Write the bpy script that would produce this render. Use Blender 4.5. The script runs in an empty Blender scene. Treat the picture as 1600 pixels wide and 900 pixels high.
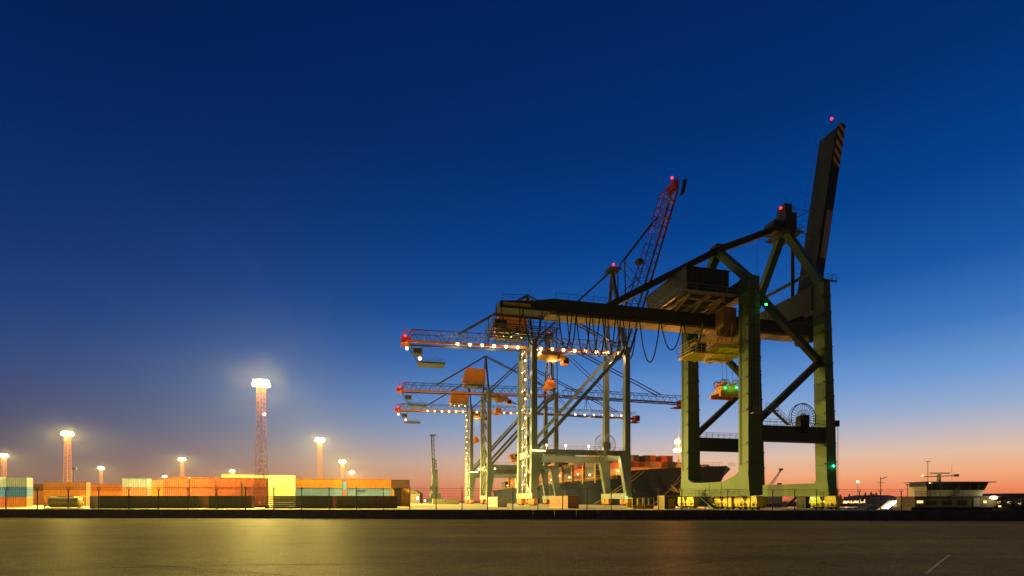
import bpy, math, random
from mathutils import Vector, Matrix
RND = random.Random(11)
S = bpy.context.scene
# ------------------------------------------------------------------ camera
cam = bpy.data.objects.new("camera", bpy.data.cameras.new("camera"))
S.collection.objects.link(cam); S.camera = cam
cam.data.lens = 18.0; cam.data.sensor_width = 36.0
cam.data.shift_y = 333.0/1600.0
cam.data.clip_start = 0.1; cam.data.clip_end = 9000.0
cam.location = (0, 0, 1.8); cam.rotation_euler = (math.radians(90), 0, 0)
# ------------------------------------------------------------------ view
S.view_settings.view_transform = 'Standard'; S.view_settings.look = 'None'
S.view_settings.gamma = 1.0; S.view_settings.exposure = 0.0
S.cycles.use_denoising = True
S.cycles.max_bounces = 5; S.cycles.diffuse_bounces = 2; S.cycles.glossy_bounces = 3
S.cycles.sample_clamp_indirect = 3.0
S.cycles.caustics_reflective = False; S.cycles.caustics_refractive = False
# ------------------------------------------------------------------ world: dusk sky
def lin(c):
    return tuple(((x/255)/12.92 if x/255 <= .04045 else ((x/255+.055)/1.055)**2.4) for x in c)
Wd = bpy.data.worlds.new("World"); S.world = Wd; Wd.use_nodes = True
nt = Wd.node_tree; nt.nodes.clear()
def N(t, **k):
    n = nt.nodes.new(t)
    for a, b in k.items(): setattr(n, a, b)
    return n
out = N('ShaderNodeOutputWorld'); tc = N('ShaderNodeTexCoord'); sep = N('ShaderNodeSeparateXYZ')
nt.links.new(tc.outputs['Generated'], sep.inputs[0])
def M(op, a, b=None):
    n = N('ShaderNodeMath', operation=op)
    for i, x in enumerate((a, b)):
        if x is None: continue
        if isinstance(x, (int, float)): n.inputs[i].default_value = x
        else: nt.links.new(x, n.inputs[i])
    return n.outputs[0]
SUN_AZ = math.radians(42)
dot = M('ADD', M('MULTIPLY', sep.outputs[0], math.sin(SUN_AZ)), M('MULTIPLY', sep.outputs[1], math.cos(SUN_AZ)))
hl = M('SQRT', M('ADD', M('ADD', M('MULTIPLY', sep.outputs[0], sep.outputs[0]), M('MULTIPLY', sep.outputs[1], sep.outputs[1])), 1e-5))
fac = N('ShaderNodeMapRange'); nt.links.new(M('DIVIDE', dot, hl), fac.inputs[0])
fac.inputs[1].default_value = 0.0; fac.inputs[2].default_value = .99
fac.interpolation_type = 'SMOOTHSTEP'
def ramp(stops):
    r = N('ShaderNodeValToRGB'); cr = r.color_ramp; cr.interpolation = 'B_SPLINE' if False else 'EASE' if False else 'LINEAR'
    while len(cr.elements) > 1: cr.elements.remove(cr.elements[-1])
    for i, (z, c) in enumerate(stops):
        e = cr.elements[0] if i == 0 else cr.elements.new(z/.8)
        e.position = z/.8; e.color = (*lin(c), 1)
    nt.links.new(M('DIVIDE', sep.outputs[2], .8), r.inputs[0])
    return r.outputs[0]
rA = ramp([(0, (130,72,76)), (.03, (106,70,88)), (.07, (80,70,102)), (.12, (60,72,114)), (.19, (46,72,124)),
           (.27, (24,62,122)), (.36, (8,50,114)), (.48, (0,40,98)), (.60, (0,30,84)), (.75, (0,24,70))])
rB = ramp([(0, (224,106,74)), (.018, (240,136,90)), (.045, (242,172,126)), (.075, (226,190,164)), (.105, (192,184,190)),
           (.14, (150,172,206)), (.19, (108,152,210)), (.26, (62,118,190)), (.34, (20,86,164)), (.44, (0,64,140)), (.56, (0,46,112)), (.75, (0,30,86))])
mx = N('ShaderNodeMixRGB'); nt.links.new(fac.outputs[0], mx.inputs[0]); nt.links.new(rA, mx.inputs[1]); nt.links.new(rB, mx.inputs[2])
# warm glow added to the unseen sky behind the camera, lighting barrier and asphalt
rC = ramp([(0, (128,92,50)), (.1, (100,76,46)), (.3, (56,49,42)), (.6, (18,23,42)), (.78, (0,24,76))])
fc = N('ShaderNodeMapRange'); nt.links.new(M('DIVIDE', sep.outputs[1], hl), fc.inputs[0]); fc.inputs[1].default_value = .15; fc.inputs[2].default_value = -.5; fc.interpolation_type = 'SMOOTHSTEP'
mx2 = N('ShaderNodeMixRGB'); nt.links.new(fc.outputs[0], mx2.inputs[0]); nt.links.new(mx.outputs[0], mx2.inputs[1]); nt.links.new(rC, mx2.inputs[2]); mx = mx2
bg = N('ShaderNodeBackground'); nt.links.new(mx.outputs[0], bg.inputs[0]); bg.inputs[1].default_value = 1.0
# the Sky Texture with the sun below the horizon adds the last twilight on top of the deep blue gradient
sky = N('ShaderNodeTexSky', sky_type='NISHITA', sun_disc=False)
sky.sun_elevation = math.radians(-4); sky.sun_rotation = SUN_AZ
bg2 = N('ShaderNodeBackground'); nt.links.new(sky.outputs[0], bg2.inputs[0]); bg2.inputs[1].default_value = 0.02
ad = N('ShaderNodeAddShader'); nt.links.new(bg.outputs[0], ad.inputs[0]); nt.links.new(bg2.outputs[0], ad.inputs[1])
nt.links.new(ad.outputs[0], out.inputs[0])
# ------------------------------------------------------------------ materials
MATS = {}
def mat(name, col, rough=.6, metal=0.0, noise=.0, scale=1.0, emit=0, objcol=False, bump=0, spec=.5):
    m = bpy.data.materials.new(name); m.use_nodes = True; t = m.node_tree; b = t.nodes['Principled BSDF']
    b.inputs['Roughness'].default_value = rough; b.inputs['Metallic'].default_value = metal
    b.inputs['Specular IOR Level'].default_value = spec
    b.inputs['Base Color'].default_value = (*col, 1)
    if emit:
        b.inputs['Base Color'].default_value = (.02, .02, .02, 1)
        b.inputs['Emission Color'].default_value = (*col, 1); b.inputs['Emission Strength'].default_value = emit
        m.cycles.emission_sampling = 'NONE'
    if noise or objcol:
        tcn = t.nodes.new('ShaderNodeTexCoord'); n1 = t.nodes.new('ShaderNodeTexNoise'); n1.inputs['Scale'].default_value = scale
        n1.inputs['Detail'].default_value = 6; n1.inputs['Roughness'].default_value = .65
        mp = t.nodes.new('ShaderNodeMapping'); mp.inputs['Scale'].default_value = (1, 1, .35)
        oi = t.nodes.new('ShaderNodeObjectInfo')
        t.links.new(tcn.outputs['Object'], mp.inputs[0]); t.links.new(mp.outputs[0], n1.inputs['Vector'])
        r = t.nodes.new('ShaderNodeMapRange'); t.links.new(n1.outputs[0], r.inputs[0])
        r.inputs[1].default_value = .3; r.inputs[2].default_value = .7; r.inputs[3].default_value = 1-noise; r.inputs[4].default_value = 1+noise*.5
        mm = t.nodes.new('ShaderNodeMixRGB'); mm.blend_type = 'MULTIPLY'; mm.inputs[0].default_value = 1
        if objcol: t.links.new(oi.outputs['Color'], mm.inputs[1])
        else: mm.inputs[1].default_value = (*col, 1)
        t.links.new(r.outputs[0], mm.inputs[2])
        last = mm.outputs[0]
        if objcol:   # rust spots
            n2 = t.nodes.new('ShaderNodeTexNoise'); n2.inputs['Scale'].default_value = 2.3; n2.inputs['Detail'].default_value = 8
            t.links.new(tcn.outputs['Object'], n2.inputs['Vector'])
            r2 = t.nodes.new('ShaderNodeMapRange'); r2.inputs[1].default_value = .62; r2.inputs[2].default_value = .72
            t.links.new(n2.outputs[0], r2.inputs[0])
            m2 = t.nodes.new('ShaderNodeMixRGB'); t.links.new(r2.outputs[0], m2.inputs[0]); t.links.new(last, m2.inputs[1])
            m2.inputs[2].default_value = (.09, .035, .015, 1); last = m2.outputs[0]
        t.links.new(last, b.inputs['Base Color'])
        rr = t.nodes.new('ShaderNodeMapRange'); t.links.new(n1.outputs[0], rr.inputs[0])
        rr.inputs[3].default_value = max(.05, rough-.15); rr.inputs[4].default_value = min(1, rough+.15); t.links.new(rr.outputs[0], b.inputs['Roughness'])
        if bump:
            bp = t.nodes.new('ShaderNodeBump'); bp.inputs['Strength'].default_value = bump; t.links.new(n1.outputs[0], bp.inputs['Height']); t.links.new(bp.outputs[0], b.inputs['Normal'])
    MATS[name] = m; return m
GREEN = mat('green_paint', (.060,.125,.011), .55, noise=.35, scale=.5)
GREEND = mat('dark_green_paint', (.024,.038,.016), .6, noise=.35, scale=.5)
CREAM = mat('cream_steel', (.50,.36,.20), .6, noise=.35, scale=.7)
BLACK = mat('black_paint', (.008,.008,.009), .6, noise=.2, scale=1)
WHITE = mat('white_paint', (.55,.52,.48), .6, noise=.15, scale=1)
YELLOW = mat('yellow_paint', (.82,.66,.02), .5, noise=.3, scale=1.2)
YELDIM = mat('hazard_yellow', (.70,.50,.04), .6, noise=.3, scale=1)
ORANGE = mat('orange_paint', (.78,.26,.02), .55, noise=.2, scale=.6)
RED = mat('red_paint', (.45,.03,.03), .55, noise=.2, scale=1)
TEAL = mat('grey_teal_paint', (.11,.15,.135), .5, noise=.25, scale=.4)
TEALD = mat('dark_teal_paint', (.035,.045,.045), .55, noise=.25, scale=.4)
BLUE = mat('blue_paint', (.04,.16,.28), .5, noise=.2, scale=.5)
STEEL = mat('galvanised_steel', (.30,.30,.28), .45, .6, noise=.25, scale=2)
MASTP = mat('mast_paint', (.72,.26,.08), .55, noise=.2, scale=2)
RUBBER = mat('black_rubber', (.012,.012,.012), .7)
GLASS = mat('dark_glass', (.01,.013,.018), .08)
CONC = mat('barrier_concrete', (.10,.085,.07), .8, noise=.4, scale=1.3, bump=.3)
PAINT = mat('container_paint', (1,1,1), .55, noise=.22, scale=.8, objcol=True)
NAVY = mat('navy_hull_paint', (.006,.013,.036), .6, noise=.4, scale=.12, spec=.12)
HULLRED = mat('hull_antifouling', (.12,.02,.015), .6, noise=.3, scale=.2)
DECK = mat('deck_paint', (.22,.10,.05), .6, noise=.3, scale=.3)
BUFF = mat('buff_paint', (.50,.30,.12), .6, noise=.2, scale=.5)
GOLD = mat('gold_emblem_paint', (.50,.28,.06), .5)
LEAF = mat('conifer_needles', (.03,.045,.025), .8, noise=.4, scale=.5)
BARK = mat('bark', (.06,.04,.03), .9)
ROOF = mat('roof_sheet', (.07,.05,.045), .7, noise=.3, scale=.2)
WALLM = mat('grey_cladding', (.13,.11,.095), .7, noise=.2, scale=.3)
BOATW = mat('boat_white_paint', (.45,.44,.38), .5, noise=.15, scale=.6)
SHORE = mat('far_shore_earth', (.035,.033,.025), .9, noise=.3, scale=.02)
E_MAST = mat('floodlight_lens', (1,.86,.55), emit=150)
E_WARM = mat('warm_lamp_lens', (1,.56,.17), emit=6)
E_WARMB = mat('pale_lamp_lens', (1,.74,.30), emit=6)
E_ORNG = mat('orange_lamp_lens', (1,.42,.08), emit=60)
E_RED = mat('red_lamp_lens', (1,.012,.03), emit=6)
E_GREEN = mat('green_lamp_lens', (.02,1,.12), emit=12)
E_CYAN = mat('cyan_lamp_lens', (.02,.9,.5), emit=12)
E_WHITE = mat('white_lamp_lens', (1,.93,.8), emit=30)
# ------------------------------------------------------------------ mesh builder
class MB:
    def __init__(s): s.v = []; s.f = []; s.mi = []; s.cur = 0
    def add(s, vs, fs):
        b = len(s.v); s.v += [tuple(x) for x in vs]; s.f += [tuple(i+b for i in f) for f in fs]; s.mi += [s.cur]*len(fs); return s
    def hexa(s, a, b):      # a, b: four corners each (same winding)
        return s.add(list(a)+list(b), [(3,2,1,0),(4,5,6,7),(0,1,5,4),(1,2,6,5),(2,3,7,6),(3,0,4,7)])
    def box(s, x0, x1, y0, y1, z0, z1):
        return s.hexa([(x0,y0,z0),(x1,y0,z0),(x1,y1,z0),(x0,y1,z0)], [(x0,y0,z1),(x1,y0,z1),(x1,y1,z1),(x0,y1,z1)])
    def frus(s, r0, z0, r1, z1):
        g = lambda r, z: [(r[0],r[2],z),(r[1],r[2],z),(r[1],r[3],z),(r[0],r[3],z)]
        return s.hexa(g(r0, z0), g(r1, z1))
    def bar(s, p, q, w, h=None, w1=None, h1=None):
        p, q = Vector(p), Vector(q); h = h or w; w1 = w1 or w; h1 = h1 or h
        d = (q-p).normalized(); up = Vector((0,0,1)) if abs(d.z) < .97 else Vector((0,1,0))
        a = d.cross(up).normalized(); b = a.cross(d)
        c = lambda o, w, h: [o-a*w/2-b*h/2, o+a*w/2-b*h/2, o+a*w/2+b*h/2, o-a*w/2+b*h/2]
        return s.hexa(c(p, w, h), c(q, w1, h1))
    def tube(s, p, q, r, n=6, r1=None):
        p, q = Vector(p), Vector(q); r1 = r if r1 is None else r1
        d = (q-p).normalized(); up = Vector((0,0,1)) if abs(d.z) < .97 else Vector((0,1,0))
        a = d.cross(up).normalized(); b = a.cross(d); vs = []
        for o, rr in ((p, r), (q, r1)):
            for i in range(n):
                t = 2*math.pi*i/n; vs.append(o+a*math.cos(t)*rr+b*math.sin(t)*rr)
        return s.add(vs, [(i, (i+1)%n, n+(i+1)%n, n+i) for i in range(n)]+[tuple(range(n))[::-1], tuple(range(n, 2*n))])
    def path(s, pts, r, n=5):
        for a, b in zip(pts, pts[1:]): s.tube(a, b, r, n)
        return s
    def ring(s, c, rad, r, n=40, ax='y'):
        pts = []
        for i in range(n+1):
            t = 2*math.pi*i/n
            if ax == 'y': pts.append((c[0]+math.cos(t)*rad, c[1], c[2]+math.sin(t)*rad))
            elif ax == 'z': pts.append((c[0]+math.cos(t)*rad, c[1]+math.sin(t)*rad, c[2]))
            else: pts.append((c[0], c[1]+math.cos(t)*rad, c[2]+math.sin(t)*rad))
        return s.path(pts, r, 4)
    def prism(s, prof, a, b, ax='x'):   # prof 2D in the other two axes, extruded from a to b
        f = {'x': lambda p, k: (k, p[0], p[1]), 'y': lambda p, k: (p[0], k, p[1]), 'z': lambda p, k: (p[0], p[1], k)}[ax]
        n = len(prof)
        return s.add([f(p, a) for p in prof]+[f(p, b) for p in prof], [tuple(range(n))[::-1], tuple(range(n, 2*n))]+[(i, (i+1)%n, n+(i+1)%n, n+i) for i in range(n)])
    def rail(s, p, q, h=1.1, sp=2.0, r=.035, n=4):
        p, q = Vector(p), Vector(q); L = (q-p).length; k = max(1, round(L/sp)); up = Vector((0,0,h))
        for i in range(k+1): o = p.lerp(q, i/k); s.tube(o, o+up, r, n)
        s.tube(p+up, q+up, r, n); s.tube(p+up*.5, q+up*.5, r*.8, n); return s
    def ball(s, c, r, n=8, m=5):
        vs = []; c = Vector(c)
        for j in range(m+1):
            ph = math.pi*j/m
            for i in range(n): t = 2*math.pi*i/n; vs.append(c+Vector((math.sin(ph)*math.cos(t), math.sin(ph)*math.sin(t), math.cos(ph)))*r)
        return s.add(vs, [(j*n+i, (j+1)*n+i, (j+1)*n+(i+1)%n, j*n+(i+1)%n) for j in range(m) for i in range(n)])
    def build(s, name, m, parent=None, loc=None, rz=None, smooth=False):
        me = bpy.data.meshes.new(name); me.from_pydata(s.v, [], s.f)
        ms = m if isinstance(m, (list, tuple)) else [m]
        for x in ms: me.materials.append(x)
        if len(ms) > 1: me.polygons.foreach_set('material_index', s.mi)
        me.validate(); me.update()
        import bmesh
        bm = bmesh.new(); bm.from_mesh(me); bmesh.ops.recalc_face_normals(bm, faces=bm.faces); bm.to_mesh(me); bm.free()
        if smooth:
            for p in me.polygons: p.use_smooth = True
        o = bpy.data.objects.new(name, me); S.collection.objects.link(o)
        if parent: o.parent = parent
        if loc: o.location = loc
        if rz: o.rotation_euler.z = rz
        return o
def tag(o, label=None, cat=None, group=None, kind=None):
    for k, x in (('label', label), ('category', cat), ('group', group), ('kind', kind)):
        if x: o[k] = x
    return o
def thing(name, label, cat, loc, rz=0, group=None):
    o = bpy.data.objects.new(name, None); S.collection.objects.link(o); o.location = loc; o.rotation_euler.z = rz
    o.empty_display_size = .1
    return tag(o, label, cat, group)
def copy_tree(o, parent=None):
    c = o.copy(); S.collection.objects.link(c)
    if parent: c.parent = parent
    for ch in list(o.children): copy_tree(ch, c)
    return c
def light(kind, loc, power, col, parent=None, radius=.3, **k):
    d = bpy.data.lights.new('lamp_light', kind); d.energy = power; d.color = col
    if kind in ('POINT', 'SPOT'): d.shadow_soft_size = radius
    o = bpy.data.objects.new('lamp_light', d); S.collection.objects.link(o); o.location = loc
    if parent: o.parent = parent
    for a, b in k.items(): setattr(d, a, b)
    return o
# a weak, very soft afterglow from where the sun has set
sl = bpy.data.lights.new('afterglow_sun', 'SUN'); sl.energy = .05; sl.angle = math.radians(25); sl.color = (1,.55,.3)
slo = bpy.data.objects.new('afterglow_sun', sl); S.collection.objects.link(slo)
slo.rotation_euler = Vector((math.sin(SUN_AZ), math.cos(SUN_AZ), .06)).to_track_quat('Z', 'Y').to_euler()
# ------------------------------------------------------------------ port frame: t across the quay towards the water, s along the quay away
AN = math.atan2(.237, .9716); vt = (math.cos(AN), math.sin(AN)); us = (-vt[1], vt[0]); G = (42.43, 91.0); PZ = .3; WZ = -2.5
def P(t, s, z=0): return Vector((G[0]+t*vt[0]+s*us[0], G[1]+t*vt[1]+s*us[1], z))
def PX(px, Y, z=0): return Vector(((px-800)/800*Y, Y, z))     # lateral position of something standing Y metres out
# ------------------------------------------------------------------ ground, water
def ground_mat():
    m = bpy.data.materials.new('asphalt'); m.use_nodes = True; t = m.node_tree; b = t.nodes['Principled BSDF']
    nn = lambda ty, **k: [t.nodes.new(ty)][0]
    tcn = nn('ShaderNodeTexCoord')
    def noise(sc, mapsc=(1,1,1), det=6, rot=0):
        mp = nn('ShaderNodeMapping'); mp.inputs['Scale'].default_value = mapsc; mp.inputs['Rotation'].default_value[2] = rot
        n = nn('ShaderNodeTexNoise'); n.inputs['Scale'].default_value = sc; n.inputs['Detail'].default_value = det
        t.links.new(tcn.outputs['Object'], mp.inputs[0]); t.links.new(mp.outputs[0], n.inputs['Vector']); return n.outputs[0]
    def mr(x, a, b_, c, d):
        r = nn('ShaderNodeMapRange'); t.links.new(x, r.inputs[0])
        for i, q in enumerate((a, b_, c, d)): r.inputs[i+1].default_value = q
        return r.outputs[0]
    def mul(a, c):
        q = nn('ShaderNodeMath'); q.operation = 'MULTIPLY'; t.links.new(a, q.inputs[0]); t.links.new(c, q.inputs[1]); return q.outputs[0]
    big = noise(.06, (.35,1,1), 5); str_ = noise(.35, (.12,1,1), 5, .05); fine = noise(14, det=3); speck = noise(60, det=2); blot = noise(.5, det=8); mid = noise(3.5, det=4)
    k = mul(mul(mr(big, .3, .7, .65, 1.3), mr(str_, .3, .7, .72, 1.25)), mul(mul(mr(fine, .3, .7, .45, 1.55), mr(speck, .35, .65, .4, 1.6)), mul(mr(blot, .35, .65, .82, 1.14), mr(mid, .3, .7, .72, 1.28))))
    c = nn('ShaderNodeMixRGB'); c.blend_type = 'MULTIPLY'; c.inputs[0].default_value = 1; c.inputs[1].default_value = (.15,.116,.032,1)
    t.links.new(k, c.inputs[2]); t.links.new(c.outputs[0], b.inputs['Base Color'])
    t.links.new(mul(mr(big, .3, .7, .50, .66), mr(str_, .3, .7, .78, 1.15)), b.inputs['Roughness'])
    b.inputs['Specular IOR Level'].default_value = 0
    gl = nn('ShaderNodeBsdfGlossy'); gl.inputs['Roughness'].default_value = .46; gl.inputs[0].default_value = (1,1,1,1); ms = nn('ShaderNodeMixShader'); ms.inputs[0].default_value = .045
    t.links.new(b.outputs[0], ms.inputs[1]); t.links.new(gl.outputs[0], ms.inputs[2]); t.links.new(ms.outputs[0], t.nodes['Material Output'].inputs[0])
    bp = nn('ShaderNodeBump'); bp.inputs['Strength'].default_value = .9; bp.inputs['Distance'].default_value = .03
    t.links.new(speck, bp.inputs['Height'])
    bp2 = nn('ShaderNodeBump'); bp2.inputs['Strength'].default_value = .7; bp2.inputs['Distance'].default_value = .05
    t.links.new(fine, bp2.inputs['Height']); t.links.new(bp.outputs[0], bp2.inputs['Normal']); t.links.new(bp2.outputs[0], b.inputs['Normal']); t.links.new(bp2.outputs[0], gl.inputs['Normal'])
    return m
ASPH = ground_mat()
YARD = mat('yard_concrete', (.38,.33,.18), .75, noise=.3, scale=.15, bump=.1)
QWALL = mat('quay_wall_concrete', (.14,.12,.10), .85, noise=.4, scale=.4)
def water_mat():
    m = bpy.data.materials.new('harbour_water'); m.use_nodes = True; t = m.node_tree; b = t.nodes['Principled BSDF']
    b.inputs['Base Color'].default_value = (.006,.012,.02,1); b.inputs['Roughness'].default_value = .08; b.inputs['IOR'].default_value = 1.33
    tcn = t.nodes.new('ShaderNodeTexCoord'); n = t.nodes.new('ShaderNodeTexNoise'); n.inputs['Scale'].default_value = .5; n.inputs['Detail'].default_value = 4
    bp = t.nodes.new('ShaderNodeBump'); bp.inputs['Strength'].default_value = .15; bp.inputs['Distance'].default_value = .3
    t.links.new(tcn.outputs['Object'], n.inputs['Vector']); t.links.new(n.outputs[0], bp.inputs['Height']); t.links.new(bp.outputs[0], b.inputs['Normal'])
    return m
WATER = water_mat()
b = MB(); b.add([(-4000,-200,WZ),(4000,-200,WZ),(4000,6000,WZ),(-4000,6000,WZ)], [(0,1,2,3)]); tag(b.build('water', WATER), kind='structure')
BL = lambda x: 57.6-(x+57.6)*9.6/105.6       # the barrier line
b = MB(); b.prism([(-700,-150),(260,-150),(260,BL(260)+.9),(-700,BL(-700)+.9)], -4, 0, 'z'); tag(b.build('road', ASPH), kind='structure')
# port ground behind the barrier, as far as the quay edge
e0 = P(19.5, -42); e1 = P(19.5, 900)
b = MB(); b.prism([(-900,BL(-900)+.95),(e0.x,BL(e0.x)+.95),(e1.x,e1.y),(-1700,e1.y+200)], -4, PZ, 'z'); tag(b.build('quay_ground', YARD), kind='structure')
b = MB(); b.add([P(19.52,-42,PZ+.02), P(19.52,900,PZ+.02), P(20.1,900,PZ+.02), P(20.1,-42,PZ+.02), P(19.52,-42,-4), P(19.52,900,-4), P(20.1,900,-4), P(20.1,-42,-4)],
      [(0,1,2,3),(3,2,6,7),(0,3,7,4),(1,0,4,5)]); tag(b.build('quay_edge', QWALL), kind='structure')
b = MB(); b.prism([(60,470),(300,440),(700,430),(2500,380),(3000,3000),(-3000,3500),(-2000,1200),(-300,1150),(20,980)], -4, -.6, 'z'); tag(b.build('far_shore_ground', SHORE), kind='structure')
b = MB(); b.prism([(95,132),(97,190),(240,235),(900,300),(900,128),(190,128),(150,122)], -4, -.8, 'z'); tag(b.build('boat_basin_ground', SHORE), kind='structure')
# faint road marks: a pale scored line and pale curved tyre streaks
SCUFF = mat('worn_pale_line', (.30,.26,.20), .8, noise=.5, scale=3)
TYRE = mat('tyre_streak', (.155,.13,.075), .9, noise=.5, scale=2, spec=0)
def strip(name, pts, w, m, z=.004):
    q = MB(); vs = []
    for i, p in enumerate(pts):
        p = Vector((*p, 0)); a = Vector((*pts[max(0, i-1)], 0)); c = Vector((*pts[min(len(pts)-1, i+1)], 0)); d = (c-a).normalized(); nrm = Vector((-d.y, d.x, 0))*w/2
        vs += [(p.x-nrm.x, p.y-nrm.y, z), (p.x+nrm.x, p.y+nrm.y, z)]
    q.add(vs, [(2*i, 2*i+1, 2*i+3, 2*i+2) for i in range(len(pts)-1)]); return tag(q.build(name, m), kind='structure')
def gp(px, py): Y = 1.8*800/(py-783); return ((px-800)/800*Y, Y)
strip('road_marking', [gp(1447,897), gp(1466,881), gp(1484,867)], .07, SCUFF)
strip('road_marking', [gp(1000,897), gp(1040,888), gp(1085,881), gp(1130,875), gp(1160,871)], .05, TYRE)
strip('road_marking', [gp(60,893), gp(150,888), gp(300,884), gp(470,882), gp(640,881)], .05, TYRE, .008)
strip('road_marking', [gp(700,895), gp(800,880), gp(980,874), gp(1200,872)], .04, TYRE, .012)
TAR = mat('tar_seal', (.045,.038,.020), .9, noise=.4, scale=4, spec=0)
for k in range(9):
    x = RND.uniform(-26,26); y = RND.uniform(12.5,34); pts = [(x,y)]; a_ = RND.uniform(-.35,.35)
    for j in range(9): a_ += RND.uniform(-.3,.3); x += math.cos(a_)*1.1; y += math.sin(a_)*.9; pts.append((x,y))
    strip('tar_crack_seal', pts, RND.uniform(.03,.07), TAR, .016+.004*k)
# ------------------------------------------------------------------ concrete barrier of single blocks
def block_mesh(L=2.16, H=.92):
    q = MB()
    prof = lambda z0, z1, w0, w1: None
    # foot pieces leave two drainage slots
    for x0, x1 in ((0,.42),(.62,1.54),(1.74,L)): q.hexa([(x0,-.30,0),(x1,-.30,0),(x1,.30,0),(x0,.30,0)], [(x0,-.29,.08),(x1,-.29,.08),(x1,.29,.08),(x0,.29,.08)])
    q.hexa([(0,-.29,.081),(L,-.29,.081),(L,.29,.081),(0,.29,.081)], [(0,-.27,.25),(L,-.27,.25),(L,.27,.25),(0,.27,.25)])
    q.hexa([(0,-.27,.251),(L,-.27,.251),(L,.27,.251),(0,.27,.251)], [(0,-.12,H-.04),(L,-.12,H-.04),(L,.12,H-.04),(0,.12,H-.04)])
    q.hexa([(0,-.12,H-.039),(L,-.12,H-.039),(L,.12,H-.039),(0,.12,H-.039)], [(.03,-.09,H),(L-.03,-.09,H),(L-.03,.09,H),(.03,.09,H)])
    return q
blk = block_mesh().build('barrier_block', CONC)
bang = math.atan2(-9.6, 105.6); first = True
for i in range(76):
    x = -72+i*2.19*math.cos(bang); o = blk if first else blk.copy()
    if not first: S.collection.objects.link(o)
    first = False; o.location = (x, BL(x)+RND.uniform(-.02,.02), 0); o.rotation_euler.z = bang+RND.uniform(-.004,.004)
    tag(o, 'low grey concrete barrier block with drain slots, in the row along the asphalt', 'barrier', 'concrete barrier blocks along the asphalt')
# ------------------------------------------------------------------ security fence behind the barrier
fd = Vector((.993,.12,0)).normalized(); f0 = Vector((-66.0,59.3,0)); fn = thing('security_fence', 'tall dark wire security fence with barbed top behind the concrete barrier', 'fence', f0, math.atan2(.12,.993))
NP_ = 38; SPF = 3.33
for i in range(NP_):
    q = MB(); x = i*SPF; q.tube((x,0,0), (x,0,3.0), .065, 6); q.tube((x,0,2.95), (x,-.32,3.5), .035, 5); q.tube((x,0,2.95), (x,.32,3.5), .035, 5); q.tube((x,0,3),(x,0,3.7),.02,4)
    q.box(x-.12,x+.12,-.12,.12,0,.12); q.build('post', BLACK, fn)
q = MB()
for z in (.15,.6,1.05,1.5,1.95,2.4,2.85): q.tube((0,0,z), ((NP_-1)*SPF,0,z), .007, 3)
q.build('mesh_wires', BLACK, fn)
q = MB()
for y, z in ((-.3,3.45),(-.17,3.2),(.3,3.45),(.17,3.2)): q.tube((0,y,z), ((NP_-1)*SPF,y,z), .012, 3)
q.build('barbed_wire', BLACK, fn)
f2 = thing('mesh_fence', 'low wire fence on thin posts behind the barrier at the right by the boat', 'fence', (66.0, BL(66)+1.6, 0), bang)
for i in range(14):
    q = MB(); q.tube((i*2.55,0,0), (i*2.55,0,2.1), .03, 5); q.build('post', BLACK, f2)
q = MB()
for z in (.3,.9,1.5,2.05): q.tube((0,0,z), (33.2,0,z), .008, 3)
q.build('mesh_wires', STEEL, f2)
# ------------------------------------------------------------------ green crane
def z_(z): return z
gc = thing('harbour_crane', 'big dark green gantry crane with raised boom, nearest on the quay', 'crane', (G[0], G[1], PZ), AN, 'container cranes along the quay')
SEP = 21.3
def leg_green(water, y0):
    q = MB(); y1 = y0+2.6
    if water: q.frus((16.5,18.7,y0,y1), 2.6, (16.2,18.3,y0,y1), 15); q.frus((16.2,18.3,y0,y1), 15.001, (15.7,17.1,y0,y1), 42.3)
    else: q.frus((-.5,2.5,y0,y1), 2.6, (-.5,2.3,y0,y1), 15); q.frus((-.5,2.3,y0,y1), 15.001, (-.5,1.8,y0,y1), 41.8)
    return q
for water in (0, 1):
    for y0 in (0, SEP-2.6):
        q = leg_green(water, y0); q.cur = 1
        for zz in (8.2, 11.6, 17.6, 20.4, 23.4, 26.6, 29.6, 32.8, 36, 39.2):
            f = (zz-15)/27 if zz > 15 else 0
            xa, xb = ((16.2-.5*f if zz > 15 else 16.5-.3*(zz-2.6)/12.4), (18.3-1.2*f if zz > 15 else 18.7-.4*(zz-2.6)/12.4)) if water else (-.5, (2.3-.5*f if zz > 15 else 2.5-.2*(zz-2.6)/12.4))
            q.box(xa-.09, xb+.09, y0-.09, y0+2.69, zz, zz+.07)
            q.box(xb+.02, xb+.22, y0+.1, y0+.3, zz+.5, zz+.8); q.box(xa-.2, xa-.01, y0+.2, y0+.4, zz+.2, zz+.4)
        lg = q.build('leg', [GREEN, GREEND], gc)
        q = MB(); q.tube((xa-.1, y0+1.9, 8), (xa-.1, y0+1.9, 38), .05, 5); q.build('conduit', BLACK, lg) if not water else None
prof = [(-.4,2.5),(SEP+.4,2.5),(SEP+.1,5),(SEP-.02,6.2),(SEP-2.62,6.2),(SEP-3.4,5.7),(SEP-4.8,5.3),(SEP-6.4,5.22),(7.4,5.2),(6.6,5.3),(3.2,6.35),(2.62,6.8),(.02,6.8),(-.2,5)]
q = MB(); q.prism(prof, -.56, 1.6, 'x')
for s_ in (7.4, 11.2): q.box(-.6,-.5,s_,s_+.16,2.5,5.15)
q.build('sill_beam', GREEN, gc)
prof2 = [(-.4,2.5),(SEP+.4,2.5),(SEP,4.9),(SEP-2.6,5.0),(2.9,4.9),(2.62,5.4),(.02,5.6),(-.2,4.5)]
MB().prism(prof2, 16.44, 18.2, 'x').build('sill_beam', GREEN, gc)
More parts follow.
